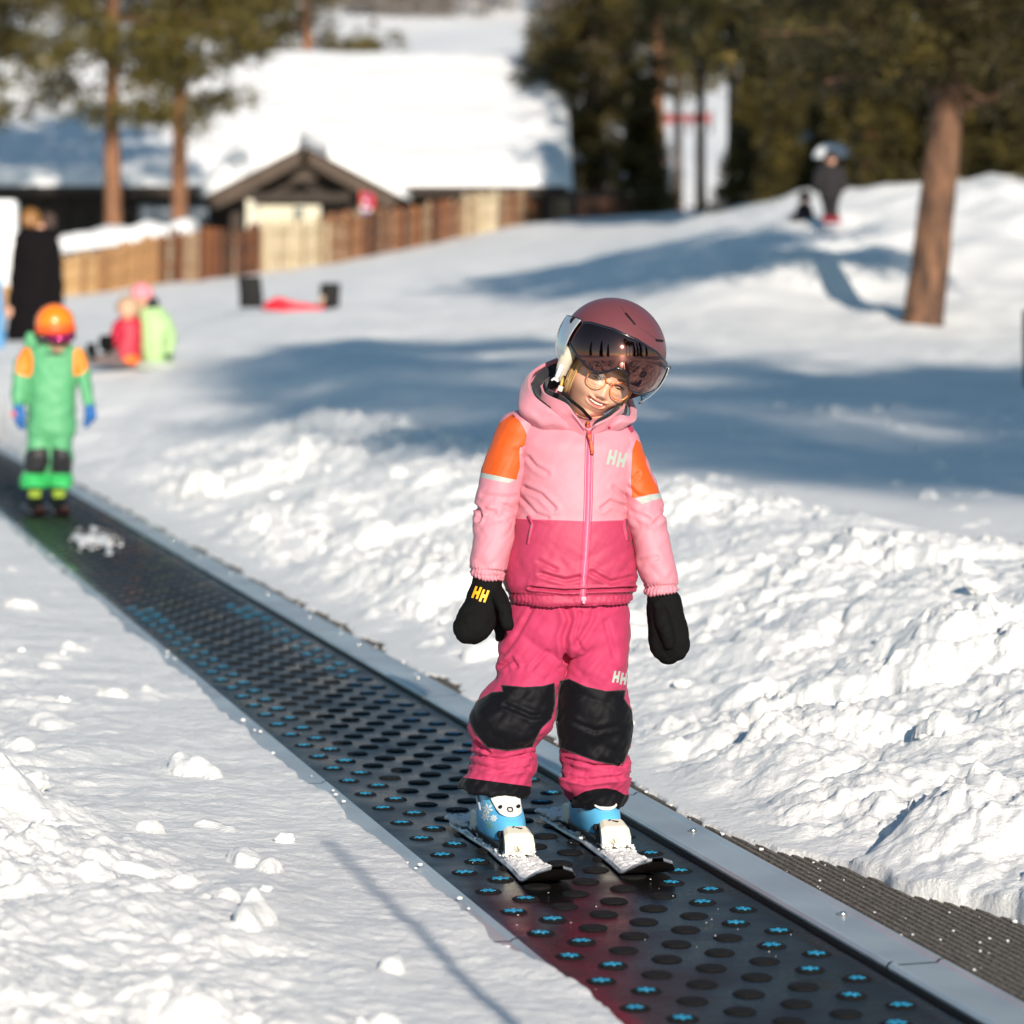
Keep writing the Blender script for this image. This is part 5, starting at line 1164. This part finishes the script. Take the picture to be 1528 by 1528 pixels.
# spruces of the middle
sA = tree_proto('spruce_tree', '', M_bark_d, M_needle_d, seed=5, h=15, kind='spruce', crown0=.03, rad=1.9, nbr=190, per=24, npb=10, L=.30, w=.065, trunk_r=.24)
put(sA, P(884,0,97).x, 97, .3, 1.18, 'tall dense dark spruce at the right end of the cabin roof')
sB = tree_proto('spruce_tree', '', M_bark_d, M_needle_d, seed=15, h=6.2, kind='spruce', crown0=.03, rad=1.5, nbr=120, per=24, npb=10, L=.24, w=.06, trunk_r=.14)
put(sB, P(962,0,98).x, 98, 1.3, .64, 'smaller bushy spruce right of the tall spruce beside the cabin')
pE = tree_proto('pine_tree', '', M_bark_d, M_needle, seed=22, h=11, kind='pine', crown0=.33, rad=2.6, nbr=32, per=30, npb=10, L=.30, w=.05, trunk_r=.13)
put(pE, P(1092,0,80).x, 80, .9, 1, 'slim dark trunked pine standing alone against the far slope')
put(dup(pE), P(1046,0,100).x, 100, 2.4, 1.15, 'slim sparse pine in the bright gap beside the tall spruce')
put(dup(pE), P(1012,0,130).x, 130, 4.4, 1.35, 'distant sparse pine low in the bright gap beside the tall spruce')
# thicket on the right
spots = [(1242,66,.85,'spruce behind the standing child on the slope'),
         (1345,74,1.0,'tall spruce hidden behind the crown of the leaning pine'),(1500,62,.9,'spruce right of the leaning pine trunk'),(1600,66,1.0,'spruce at the right edge of the picture')]
for i, (px, d, sc, lb) in enumerate(spots): put(dup(sA), P(px,0,d).x, d, i*1.1, sc*.9, lb, group='spruces in the thicket at the top of the slope')
for i, (px, d, sc, lb) in enumerate([(1140,90,1.0,'pine with orange limbs rising at the left end of the thicket'),(1300,64,.85,'pine directly left behind the big leaning pine'),(1445,68,.9,'pine just right behind the leaning pine trunk'),(1200,96,1.1,'pine far behind the pale blue lamp'),(985,124,1.2,'pine with thin foliage on the far slope above the red banner')]):
    put(dup(pB), P(px,0,d).x, d, 1+i*2.1, sc, lb)
for i, (px, d, sc) in enumerate([(1128,66,.42),(1180,62,.40),(1330,58,.42),(1440,57,.42),(1500,60,.5),(1560,56,.5)]):
    put(dup(sB), P(px,0,d).x, d, i*.9, sc*1.25, ['young spruce low in the thicket left of the pale blue lamp','young spruce low in the thicket beside the pale blue lamp','young spruce left of the leaning pine trunk','young spruce right of the leaning pine trunk','young spruce low near the right edge','young spruce partly cut by the right edge'][i], group='young spruces along the crest')
# the big leaning pine
BP = tree_proto('pine_tree', '', M_bark_b, M_needle_d, seed=31, h=8.5, kind='pine', crown0=.25, rad=2.4, nbr=100, per=66, npb=13, L=.17, w=.022, trunk_r=.178, bend=.112)
bx, by = P(1373,0,32).x, 32.0
put(BP, bx, by, 0, 1, 'big pine with leaning brown trunk standing on the slope at the right')
for i, (z0, ang, ln) in enumerate(((2.5,3.6,1.2),(2.75,.3,1.0),(2.35,5.2,.8))):
    m = MB(); b0 = Vector((.045*z0,0,z0)); m.tube([b0, b0+Vector((math.cos(ang)*ln*.5,math.sin(ang)*ln*.5,.12)), b0+Vector((math.cos(ang)*ln,math.sin(ang)*ln,-.05))], [.05,.035,.015], 7); m.make('dead_branch', M_bark_b, BP, True, False)
# pines behind and beside the camera whose shade lies on the slope
pS = tree_proto('pine_tree', '', M_bark_r, M_needle, seed=44, h=16.0, kind='pine', crown0=.67, rad=2.4, nbr=27, per=26, npb=11, L=.36, w=.065, trunk_r=.24)
SH = ((7.7,-12,0,.98,'tallest bare stemmed pine of the row behind the camera'),(11.3,-12.5,1.2,.88,'second pine of the row behind the camera'),
      (14.4,-12,3,.88,'outermost pine of the row behind the camera'),(9.9,-17.5,4,.96,'tall pine set back behind the row'),(14.1,-17,5,1.02,'pine at the far right end behind the camera'))
for i, (x, y, rz, sc, lb) in enumerate(SH): put(dup(pS) if i else pS, x, y, rz, sc, lb, z=-.1, group='pines behind the camera')
for i, (x, y, sc, lb) in enumerate(((17,-12,1.0,'nearest spruce right of the camera'),(21,-6,1.1,'second spruce right of the camera'),(25,-14,1.15,'spruce set back right of the camera'),(30,-2,1.0,'outermost spruce right of the camera'),
      (-10,-19,.95,'nearest spruce left behind the camera'),(-15,-13,1.05,'second spruce left behind the camera'),(-21,-22,1.1,'spruce set back left behind the camera'),(-27,-8,1.0,'outermost spruce left behind the camera'))):
    put(dup(sA), x, y, i*1.3, sc, lb+', mirrored in the visor', z=-.4, group='spruces mirrored in the visor')
# wooded band high on the far hillside
def wood(name, spots, hh, col):
    rs = np.random.RandomState(9); VV = []; TT = []; n = 0
    for x, y, z, h in spots:
        N = 130; t = rs.uniform(0,1,(N,1)); r = h*.20*(1-t)**.8; a = rs.uniform(0,6.28,(N,1)); c = np.concatenate([x+r*np.cos(a), y+r*np.sin(a), z+h*(.1+.9*t)],1)
        V, T_ = blades(c, np.tile([0,0,-.3],(N,1)), 2, h*.14, h*.035, rs); VV.append(V); TT.append(T_+n); n += len(V)
        q = np.array([[x-.1*h*.15,y,z],[x+.1*h*.15,y,z],[x,y,z+h]]); VV.append(q); TT.append(np.array([[0,1,2]])+n); n += 3
    o = link(name, trimesh(name, np.concatenate(VV), np.concatenate(TT), col)); return o
rs = np.random.RandomState(12); sp = []
hb_ = BVHTree.FromObject(bpy.data.objects['far_hillside'], bpy.context.evaluated_depsgraph_get())
for i in range(260):
    px = rs.choice([rs.uniform(535,665), rs.uniform(-60,1600)], p=[.5,.5]); py = rs.uniform(-30,26)
    h = hb_.ray_cast(Vector((0,0,CH)), (P(px,py,400)-Vector((0,0,CH))).normalized())
    if h[0] is not None: sp.append((h[0].x, h[0].y, h[0].z-.5, rs.uniform(6,11)*h[0].y/420))
if sp: tag(wood('far_wood', sp, 8, mat('far_trees', (.16,.14,.13), .8)), kind='stuff')
# ---------------------------------------------------------------- other people and small things
def head_shape(px, py, d, r, name, parent, m_, sq=1.12):
    c = P(px, py, d); th = np.linspace(0,2*np.pi,32,endpoint=False); ph = np.linspace(.03,np.pi-.03,24); TH, PH = np.meshgrid(th, ph)
    X = r*.82*np.sin(PH)*np.sin(TH); Y = -r*np.sin(PH)*np.cos(TH); Z = r*sq*np.cos(PH); k = 1-.3*ss(0,-r*1.1,Z); X = X*k
    Y = Y-.22*r*np.exp(-(X/(.16*r))**2-((Z+.22*r)/(.25*r))**2)*(Y < 0)+.12*r*np.exp(-((np.abs(X)-.33*r)/(.2*r))**2-((Z-.02*r)/(.16*r))**2)*(Y < 0)-.06*r*np.exp(-(X/(.3*r))**2-((Z+.62*r)/(.10*r))**2)*(Y < 0)
    return np.stack([X+c.x, Y+c.y, Z+c.z], -1)
def closedgrid(A): r, c, _ = A.shape; return [tuple(p) for p in A.reshape(-1,3)], [(i*c+j, i*c+(j+1)%c, (i+1)*c+(j+1)%c, (i+1)*c+j) for i in range(r-1) for j in range(c)]+[tuple(reversed(range(c))), tuple((r-1)*c+k for k in range(c))]
def garment(name, lofts, vox, m_, parent, wr=.004, fr=8, zones=None):
    me = remesh(lofts, vox, 5)
    if wr: wrinkle(me, wr, fr, fr, fr*2, 5)
    px, py = photo(coords(me))
    if zones:
        for nm, fn in zones.items(): setattr_(me, nm, fn(px, py))
    me.materials.append(m_); return link(name, me, parent)
def simple_body(name_rows, headpar, parent):
    G = closedgrid(head_shape(*headpar, 'h', None, None)); parts = [G]+[loftrows(r, 20, 20) for r in name_rows]
    me = remesh(parts, headpar[3]*.12, 2); me.materials.append(M_skin); return link('body', me, parent)
def cap(px, py, d, rx, ry, rz_, name, m_, parent, cut=-.1, tilt=0):     # helmet or hat: open dome
    c = P(px,py,d); A = np.zeros((16,40,3))
    for i in range(16):
        el = math.asin(cut)+(math.pi/2-.03-math.asin(cut))*i/15
        for j in range(40): a = 2*math.pi*j/40; A[i,j] = tuple(c+Matrix.Rotation(tilt,3,'Y')@Vector((rx*math.cos(a)*math.cos(el), ry*math.sin(a)*math.cos(el), rz_*math.sin(el))))
    o = link(name, gridmesh(name, A, m_, True, True), parent); s = o.modifiers.new('t','SOLIDIFY'); s.thickness = rx*.12; s.offset = -1; return o
# green child further up the conveyor
DG = 18.3; k = 1
gk = thing('person', 'child in green ski suit and orange helmet riding the conveyor further back', 'person', tuple(P(70,765,DG)))
M_gsuit = zoned('green_suit', (.085,.33,.15), [('orange', (.88,.20,.006)), ('knee', (.01,.01,.014)), ('hem', (.03,.42,.11))], .6)
def L_(rows): return loftrows(rows, 40, 32)
gl_ = [L_([(515,58,100,18.3,.06),(522,40,118,18.3,.085),(540,40,118,18.3,.10),(575,42,114,18.3,.11),(615,41,113,18.3,.12),(645,40,113,18.3,.12),(660,48,104,18.3,.09)]),
  L_([(640,43,78,18.3,.09),(662,42,77,18.28,.09),(682,37,75,18.26,.09),(704,35,72,18.28,.08),(716,29,71,18.3,.085),(729,32,69,18.3,.08)]),
  L_([(640,74,110,18.3,.09),(662,75,107,18.28,.09),(682,76,108,18.26,.09),(704,73,108,18.28,.08),(716,72,110,18.3,.085),(729,74,108,18.3,.08)]),
  L_([(518,36,56,18.3,.05),(535,25,48,18.3,.06),(560,19,42,18.28,.055),(585,17,40,18.25,.05),(607,19,36,18.24,.04)]),
  L_([(518,102,122,18.3,.05),(535,108,131,18.3,.055),(560,114,135,18.28,.05),(585,120,139,18.25,.048),(605,126,140,18.24,.036)])]
suit = garment('suit', gl_, .009, M_gsuit, gk, .010, 6, {
 'orange': lambda x, y: np.maximum(sdpoly(x,y,[(26,536),(34,520),(44,519),(49,535),(48,555),(44,562),(34,560),(24,556)]), sdpoly(x,y,[(110,524),(118,518),(126,528),(132,548),(122,558),(110,561)])),
 'knee': lambda x, y: np.maximum(sdpoly(x,y,[(42,670),(72,668),(74,690),(66,707),(45,709),(34,700),(36,684)]), sdpoly(x,y,[(78,668),(102,672),(108,690),(106,706),(90,709),(76,704)])),
 'hem': lambda x, y: y-707.0})
gb = simple_body([[(505,70,95,18.3,.05),(530,60,105,18.3,.07),(640,60,100,18.3,.08)]], (88,508,18.27,.082), gk)
cap(82,482,18.3,.106,.12,.105,'helmet', mat('helmet_orange', (.90,.20,.006), .35, coat=.3), gk, -.25, R(-6))
hrim = cap(83,491,18.3,.112,.125,.07,'helmet_rim', mat('helmet_red', (.75,.09,.01), .5), gk, -.5)
m = MB(); m.tube([P(70,503,18.20),P(84,507,18.16),P(98,506,18.17),(P(108,500,18.24))], [.022,.030,.030,.022], 10); gg = m.make('goggles', mat('goggle_magenta', (.35,.02,.12), .12, metal=.6), gk, True)
m = MB(); m.tube([P(64,498,18.24),P(72,506,18.175),P(84,511,18.145),P(98,510,18.155),P(110,503,18.22)], .014, 8); m.make('goggle_frame', M_black, gg, True)
V, Fc = L_([(508,58,72,18.33,.04),(520,56,76,18.3,.05),(528,64,104,18.24,.06)]); obj('neck_warmer', V, Fc, M_lining, gk)
V, Fc = L_([(496,40,52,18.38,.03),(510,36,60,18.38,.05),(524,40,70,18.36,.06)]); obj('hood', V, Fc, M_gsuit, suit)
for rows in ([(604,19,36,18.24,.04),(618,20,37,18.22,.042),(632,23,38,18.22,.035),(641,29,37,18.22,.015)], [(602,126,141,18.24,.036),(615,126,142,18.22,.04),(628,125,139,18.22,.03),(638,125,131,18.22,.012)]):
    V, Fc = L_(rows); o = obj('mitten', V, Fc, mat('blue_mitten', (.015,.11,.34), .7), gk)
    cx = (rows[1][1]+rows[1][2])/2; V, Fc = tubegeo([P(cx+3,612,18.20),P(cx+6,622,18.19),P(cx+5,628,18.19)], [.018,.017,.008], 8); obj('thumb', V, Fc, o.data.materials[0], o)
m = MB(); m.tube([P(20,618,18.19),P(20,618,18.17)], [.018,.014], 12); m.make('mitten_patch', mat('pink_patch', (.6,.12,.15), .6), gk, True)
for cx, lab in ((52,'left'),(88,'right')):
    V, Fc = L_([(726,cx-11,cx+11,18.28,.07),(738,cx-11,cx+11,18.24,.09),(748,cx-11,cx+11,18.20,.12),(756,cx-11,cx+11,18.16,.14)]); o = obj('ski_boot', V, Fc, M_black, gk)
    V, Fc = L_([(731,cx-9.5,cx+9.5,18.19,.03),(742,cx-9,cx+9,18.14,.03)]); obj('boot_cuff', V, Fc, mat('lime_plastic', (.26,.36,.04), .5), o)
def plain_ski(u, vt, ln, label, parent_col):
    M = ski_frame(u, vt+(ln-.8)/2); r = thing('ski', label, 'ski', tuple(M.translation)); V = []
    for i in range(25):
        t = i/24; y = -ln/2+ln*t; w_ = float(np.interp(t,[0,.1,.5,.9,1],[.025,.038,.031,.043,.015])); z = .003+.04*max(0,(t-.86)/.14)**2
        V += [M@Vector(p) for p in ((-w_,y,z),(-w_,y,z+.01),(w_,y,z+.01),(w_,y,z))]
    obj('ski_body', V, [(i*4+a,i*4+(a+1)%4,(i+1)*4+(a+1)%4,(i+1)*4+a) for i in range(24) for a in range(4)]+[(3,2,1,0),(96,97,98,99)], parent_col, r)
    m = MB(); m.box((0,.15,.03), (.06,.05,.035)); m.box((0,-.16,.03), (.05,.06,.035)); o = obj('binding', [M@Vector(v) for v in m.V[:8]], m.F[:6], M_black, r, False); obj('binding', [M@Vector(v) for v in m.V[8:]], m.F[:6], M_black, r, False)
ug, vg = UV(P(52,0,DG).x, DG); ug2, vg2 = UV(P(88,0,DG).x, DG)
plain_ski(float(ug), float(vg)+.45, .9, 'dark ski under the left lime boot of the child in green', mat('dark_ski', (.05,.02,.02), .35)); plain_ski(float(ug2), float(vg2)+.45, .9, 'dark ski under the right lime boot of the child in green', mat('dark_ski', (.05,.02,.02), .35))
# seated children by the slope
dA = 29.0
ka = thing('person', 'child in red jacket sitting in the snow with legs out to the left', 'person', tuple(P(188,546,dA)))
M_red = zoned('red_jacket', (.42,.008,.035), [('orange', (.80,.15,.01))], .6)
garment('jacket', [L_([(470,186,206,dA,.05),(480,172,212,dA,.10),(500,166,213,dA,.13),(525,165,212,dA,.15),(545,168,212,dA,.14)]), L_([(482,168,184,dA-.05,.05),(500,164,182,dA-.15,.05),(516,160,180,dA-.22,.05)])], .02, M_red, ka, .015, 5,
   {'orange': lambda x, y: np.maximum(sdpoly(x,y,[(184,533),(196,529),(208,533),(208,546),(184,546)]), sdpoly(x,y,[(159,528),(172,526),(174,545),(160,546)]))})
garment('trousers', [L_([(520,160,180,dA-.1,.08),(535,158,182,dA-.1,.12),(547,158,205,dA-.05,.16)]), L_([(528,132,165,dA-.2,.06),(538,130,170,dA-.2,.07),(546,136,170,dA-.2,.06)])], .02, mat('grey_trousers', (.12,.09,.09), .8), ka, .012, 5)
simple_body([[(470,182,202,dA,.05),(500,180,205,dA,.08),(535,180,205,dA,.09)]], (190,464,dA-.04,.095), ka)
cap(192,461,dA,.115,.12,.12,'hair', mat('light_hair', (.40,.27,.17), .6), ka, -.3, R(10))
V, Fc = L_([(500,150,168,dA-.3,.05),(510,147,170,dA-.3,.07),(520,149,168,dA-.3,.06),(525,153,163,dA-.3,.03)]); obj('mitten', V, Fc, M_mitt, ka)
V, Fc = L_([(512,130,142,dA-.3,.04),(522,128,145,dA-.3,.06),(532,130,143,dA-.3,.05)]); obj('boot', V, Fc, M_black, ka)
kb = thing('person', 'child in lime green jacket and pink hat sitting with back turned in the snow', 'person', tuple(P(236,546,dA)))
M_lime = mat('lime_jacket', (.33,.50,.23), .6, bump=[(60,.3,.006)])
garment('jacket', [L_([(455,212,238,dA+.1,.06),(463,206,244,dA+.1,.10),(485,205,256,dA+.1,.14),(510,207,261,dA+.1,.16),(535,210,258,dA+.1,.16),(546,214,254,dA+.1,.14)]), L_([(465,236,250,dA+.1,.05),(490,244,262,dA,.06),(515,246,263,dA-.1,.06),(528,244,258,dA-.12,.05)])], .02, M_lime, kb, .015, 5)
V, Fc = L_([(444,213,235,dA+.1,.08),(454,212,238,dA+.1,.09),(463,211,240,dA+.1,.08)]); obj('neck_warmer', V, Fc, M_lining, kb)
simple_body([[(450,208,226,dA+.1,.06),(480,212,240,dA+.1,.09),(535,215,245,dA+.1,.09)]], (213,447,dA+.08,.092), kb)
cap(212,443,dA+.08,.105,.11,.125,'hat', mat('pink_knit', (.72,.25,.29), .9, bump=[(90,.8,.01)]), kb, -.15, R(-8))
V, Fc = L_([(540,206,262,dA-.1,.16),(550,200,262,dA-.15,.2)]); obj('trousers', V, Fc, mat('pale_trousers', (.45,.50,.42), .8), kb)
# adult in the long black coat
dC = 41.0
ad = thing('person', 'adult in long black quilted coat standing with back turned behind the child in green', 'person', tuple(P(48,532,dC)))
M_coat = mat('black_coat', (.007,.006,.007), .85, bump=[(14,.6,.03),(80,.3,.005)], spec=.05)
coat = garment('coat', [L_([(338,40,66,dC,.10),(347,28,80,dC,.16),(370,22,86,dC,.20),(400,22,88,dC,.22),(440,18,92,dC,.24),(480,12,92,dC,.25),(515,9,90,dC,.25)]), L_([(350,22,36,dC-.05,.07),(390,17,34,dC-.05,.08),(430,13,32,dC-.08,.08),(460,10,26,dC-.10,.07)]), L_([(350,72,86,dC-.05,.07),(390,76,92,dC-.05,.08),(430,78,95,dC-.08,.08),(458,80,94,dC-.10,.07)])], .03, M_coat, ad, .035, 3.2)
V, Fc = L_([(505,20,42,dC,.09),(533,22,42,dC,.10)]); obj('trouser_leg', V, Fc, M_black, ad); V, Fc = L_([(505,54,78,dC,.09),(533,54,76,dC,.10)]); obj('trouser_leg', V, Fc, M_black, ad)
simple_body([[(330,42,60,dC,.06),(360,35,75,dC,.10),(480,30,75,dC,.12)]], (47,327,dC-.02,.115), ad)
cap(46,328,dC,.135,.14,.15,'hair', mat('brown_hair', (.20,.09,.02), .6), ad, -.75, R(-12))
V, Fc = L_([(318,66,80,dC+.1,.07),(328,64,84,dC+.1,.10),(340,56,84,dC+.1,.12)]); obj('hood', V, Fc, mat('brown_fur', (.05,.03,.025), .9), coat)
V, Fc = L_([(458,10,20,dC-.12,.04),(468,9,19,dC-.14,.04),(474,11,17,dC-.14,.02)]); obj('hand', V, Fc, M_skin, ad)
# blue clad figure cut by the left edge
bl = thing('person', 'figure in light blue trousers almost entirely cut off by the left edge', 'person', tuple(P(-20,540,38)))
M_lb = mat('light_blue_cloth', (.10,.30,.55), .65, bump=[(40,.4,.01)])
garment('suit', [L_([(400,-34,-8,38,.10),(412,-46,2,38,.14),(450,-44,5,38,.17),(500,-44,7,38,.17),(520,-44,8,38,.16)]), L_([(500,-44,-18,38,.12),(545,-42,-20,38,.10)]), L_([(500,-18,8,38,.12),(545,-16,6,38,.10)])], .03, M_lb, bl, .02, 4)
simple_body([[(395,-30,-12,38,.06),(430,-38,-2,38,.10),(500,-36,0,38,.10)]], (-21,384,37.98,.11), bl)
cap(-21,380,38,.13,.14,.14,'helmet', mat('blue_helmet', (.05,.15,.3), .4), bl, -.2)
# two children at the top of the right slope, in the shade
dR = 45.0
def gz(px, d): return HZ-F*(H0(P(px,0,d).x, d)-CH)/d
y0 = gz(1236, dR); o_ = y0-336
r1 = thing('person', 'child in dark clothes and red boots standing high on the right slope', 'person', tuple(P(1238,y0,dR)))
M_dk = mat('dark_suit', (.008,.006,.008), .85, bump=[(30,.4,.01)])
S = lambda rows: L_([(r[0]+o_,)+tuple(r[1:]) for r in rows])
garment('suit', [S([(250,1228,1250,dR,.06),(256,1220,1258,dR,.10),(275,1219,1260,dR,.12),(295,1222,1256,dR,.12),(306,1224,1252,dR,.10)]), S([(298,1225,1240,dR,.08),(318,1228,1241,dR,.07),(332,1228,1241,dR,.08)]), S([(298,1238,1253,dR,.08),(318,1238,1250,dR,.07),(332,1240,1254,dR,.08)]),
   S([(258,1216,1228,dR,.05),(275,1213,1225,dR-.05,.05),(292,1212,1222,dR-.1,.045)]), S([(258,1252,1262,dR,.05),(275,1255,1265,dR-.05,.05),(290,1256,1265,dR-.1,.045)])], .02, M_dk, r1, .012, 5)
simple_body([[(248,1234,1246,dR,.05),(270,1228,1250,dR,.07),(300,1230,1248,dR,.07)]], (1240,243+o_,dR-.02,.085), r1)
cap(1240,240+o_,dR,.11,.12,.11,'helmet', mat('dark_helmet', (.02,.012,.014), .6), r1, -.2)
for px in (1233, 1247): V, Fc = S([(328,px-7,px+7,dR-.03,.09),(338,px-8,px+8,dR-.06,.12)]); obj('boot', V, Fc, mat('red_boot', (.25,.015,.03), .6), r1)
y1 = gz(1200, dR+1); o2 = y1-346
r2 = thing('person', 'small child in black crouching in the snow beside the standing child on the slope', 'person', tuple(P(1200,y1,dR+1)))
S2 = lambda rows: L_([(r[0]+o2,)+tuple(r[1:]) for r in rows])
garment('suit', [S2([(318,1193,1208,dR+1,.06),(324,1188,1212,dR+1,.10),(338,1186,1215,dR+1,.14),(347,1186,1216,dR+1,.15)]), S2([(334,1180,1196,dR+.8,.07),(346,1178,1198,dR+.8,.08)])], .02, M_dk, r2, .012, 5)
simple_body([[(316,1196,1206,dR+1,.05),(340,1192,1210,dR+1,.08)]], (1201,312+o2,dR+.98,.08), r2)
cap(1201,311+o2,dR+1,.10,.11,.10,'helmet', M_black, r2, -.2)
st = thing('tree_stump', 'dark stump with a wide white snow cap behind the standing child on the slope', 'stump', tuple(P(1241,262,60)))
m = MB(); m.tube([P(1241,285,60),P(1241,232,60)], [.24,.22], 12); m.make('wood', M_bark_d, st, True)
A = np.zeros((12,30,3)); c_ = P(1241,234,60)
for i in range(12):
    for j in range(30): a = 2*math.pi*j/30; e_ = math.pi/2*i/11; A[i,j] = (c_.x+.33*math.cos(a)*math.cos(e_), c_.y+.3*math.sin(a)*math.cos(e_), c_.z-.02+.26*math.sin(e_))
link('snow_cap', gridmesh('snow_cap', A, M_snowsoft, True, True), st)
# sled with two black upright pads
dS = 40.0; sd = thing('sled', 'red sled with two black upright pads lying on the open snow', 'sled', tuple(P(430,460,dS)))
def padb(x0, x1, y0, y1, x2=None):
    V, Fc = loftrows([(y0,x0+3,x1-3,dS,.03),(y0+3,x0,x1,dS,.06),((y0+y1)/2,x0+(x2 or 0)*.5,x1+(x2 or 0)*.6,dS,.07),(y1-2,x0+(x2 or 0)*.6,x1+(x2 or 0),dS,.07),(y1,x0+2,x1-1+(x2 or 0),dS,.05)], 30, 32, 5); o = obj('upright_pad', V, Fc, M_black, sd); return o
padb(355,389,412,459,4); padb(478,508,422,465,-2)
m = MB(); m.tube([P(396,455,dS),P(415,450,dS),P(440,457,dS),P(472,459,dS)], [.03,.06,.05,.03], 10); m.make('red_frame', mat('sled_red', (.65,.01,.03), .4), sd, True)
m = MB(); m.tube([P(392,459,dS-.2),P(430,462,dS-.2),P(470,462,dS-.2),P(484,458,dS-.2)], .025, 8); m.make('runner', mat('sled_red', (.65,.01,.03), .4), sd, True)
m = MB(); m.tube([P(470,459,dS),P(496,459,dS)], .035, 8); m.make('cross_bar', M_black, sd, True); m = MB(); m.tube([P(478,455,dS-.08),P(480,447,dS-.08),P(483,442,dS-.08)], .03, 8); m.make('handle', mat('tan_handle', (.45,.32,.22), .6), sd, True)
# thin marker pole beside the camera whose shadow falls on the left bank, and a post at the right edge
t_ = 1.66/math.tan(R(SUN_EL)); px_, py_ = -.37+math.sin(SUN_AZ)*t_, 6.8-math.cos(SUN_AZ)*t_
mp = thing('marker_pole', 'thin bamboo marker pole beside the camera casting the long shadow on the left snow', 'pole', (px_, py_, 0))
m = MB(); m.tube([(px_,py_,-.2),(px_+.006,py_,.9),(px_,py_,1.72)], [.014,.012,.009], 8); m.make('cane', mat('bamboo', (.40,.28,.12), .5), mp, True)
dp = 22.0; pp = thing('fence_post', 'dark wooden post at the right edge of the picture', 'post', tuple(P(1538,568,dp)))
m = MB(); m.tube([P(1540,600,dp),P(1537,520,dp),P(1536,462,dp)], [.05,.05,.045], 12); m.make('wood', M_bark_d, pp, True)
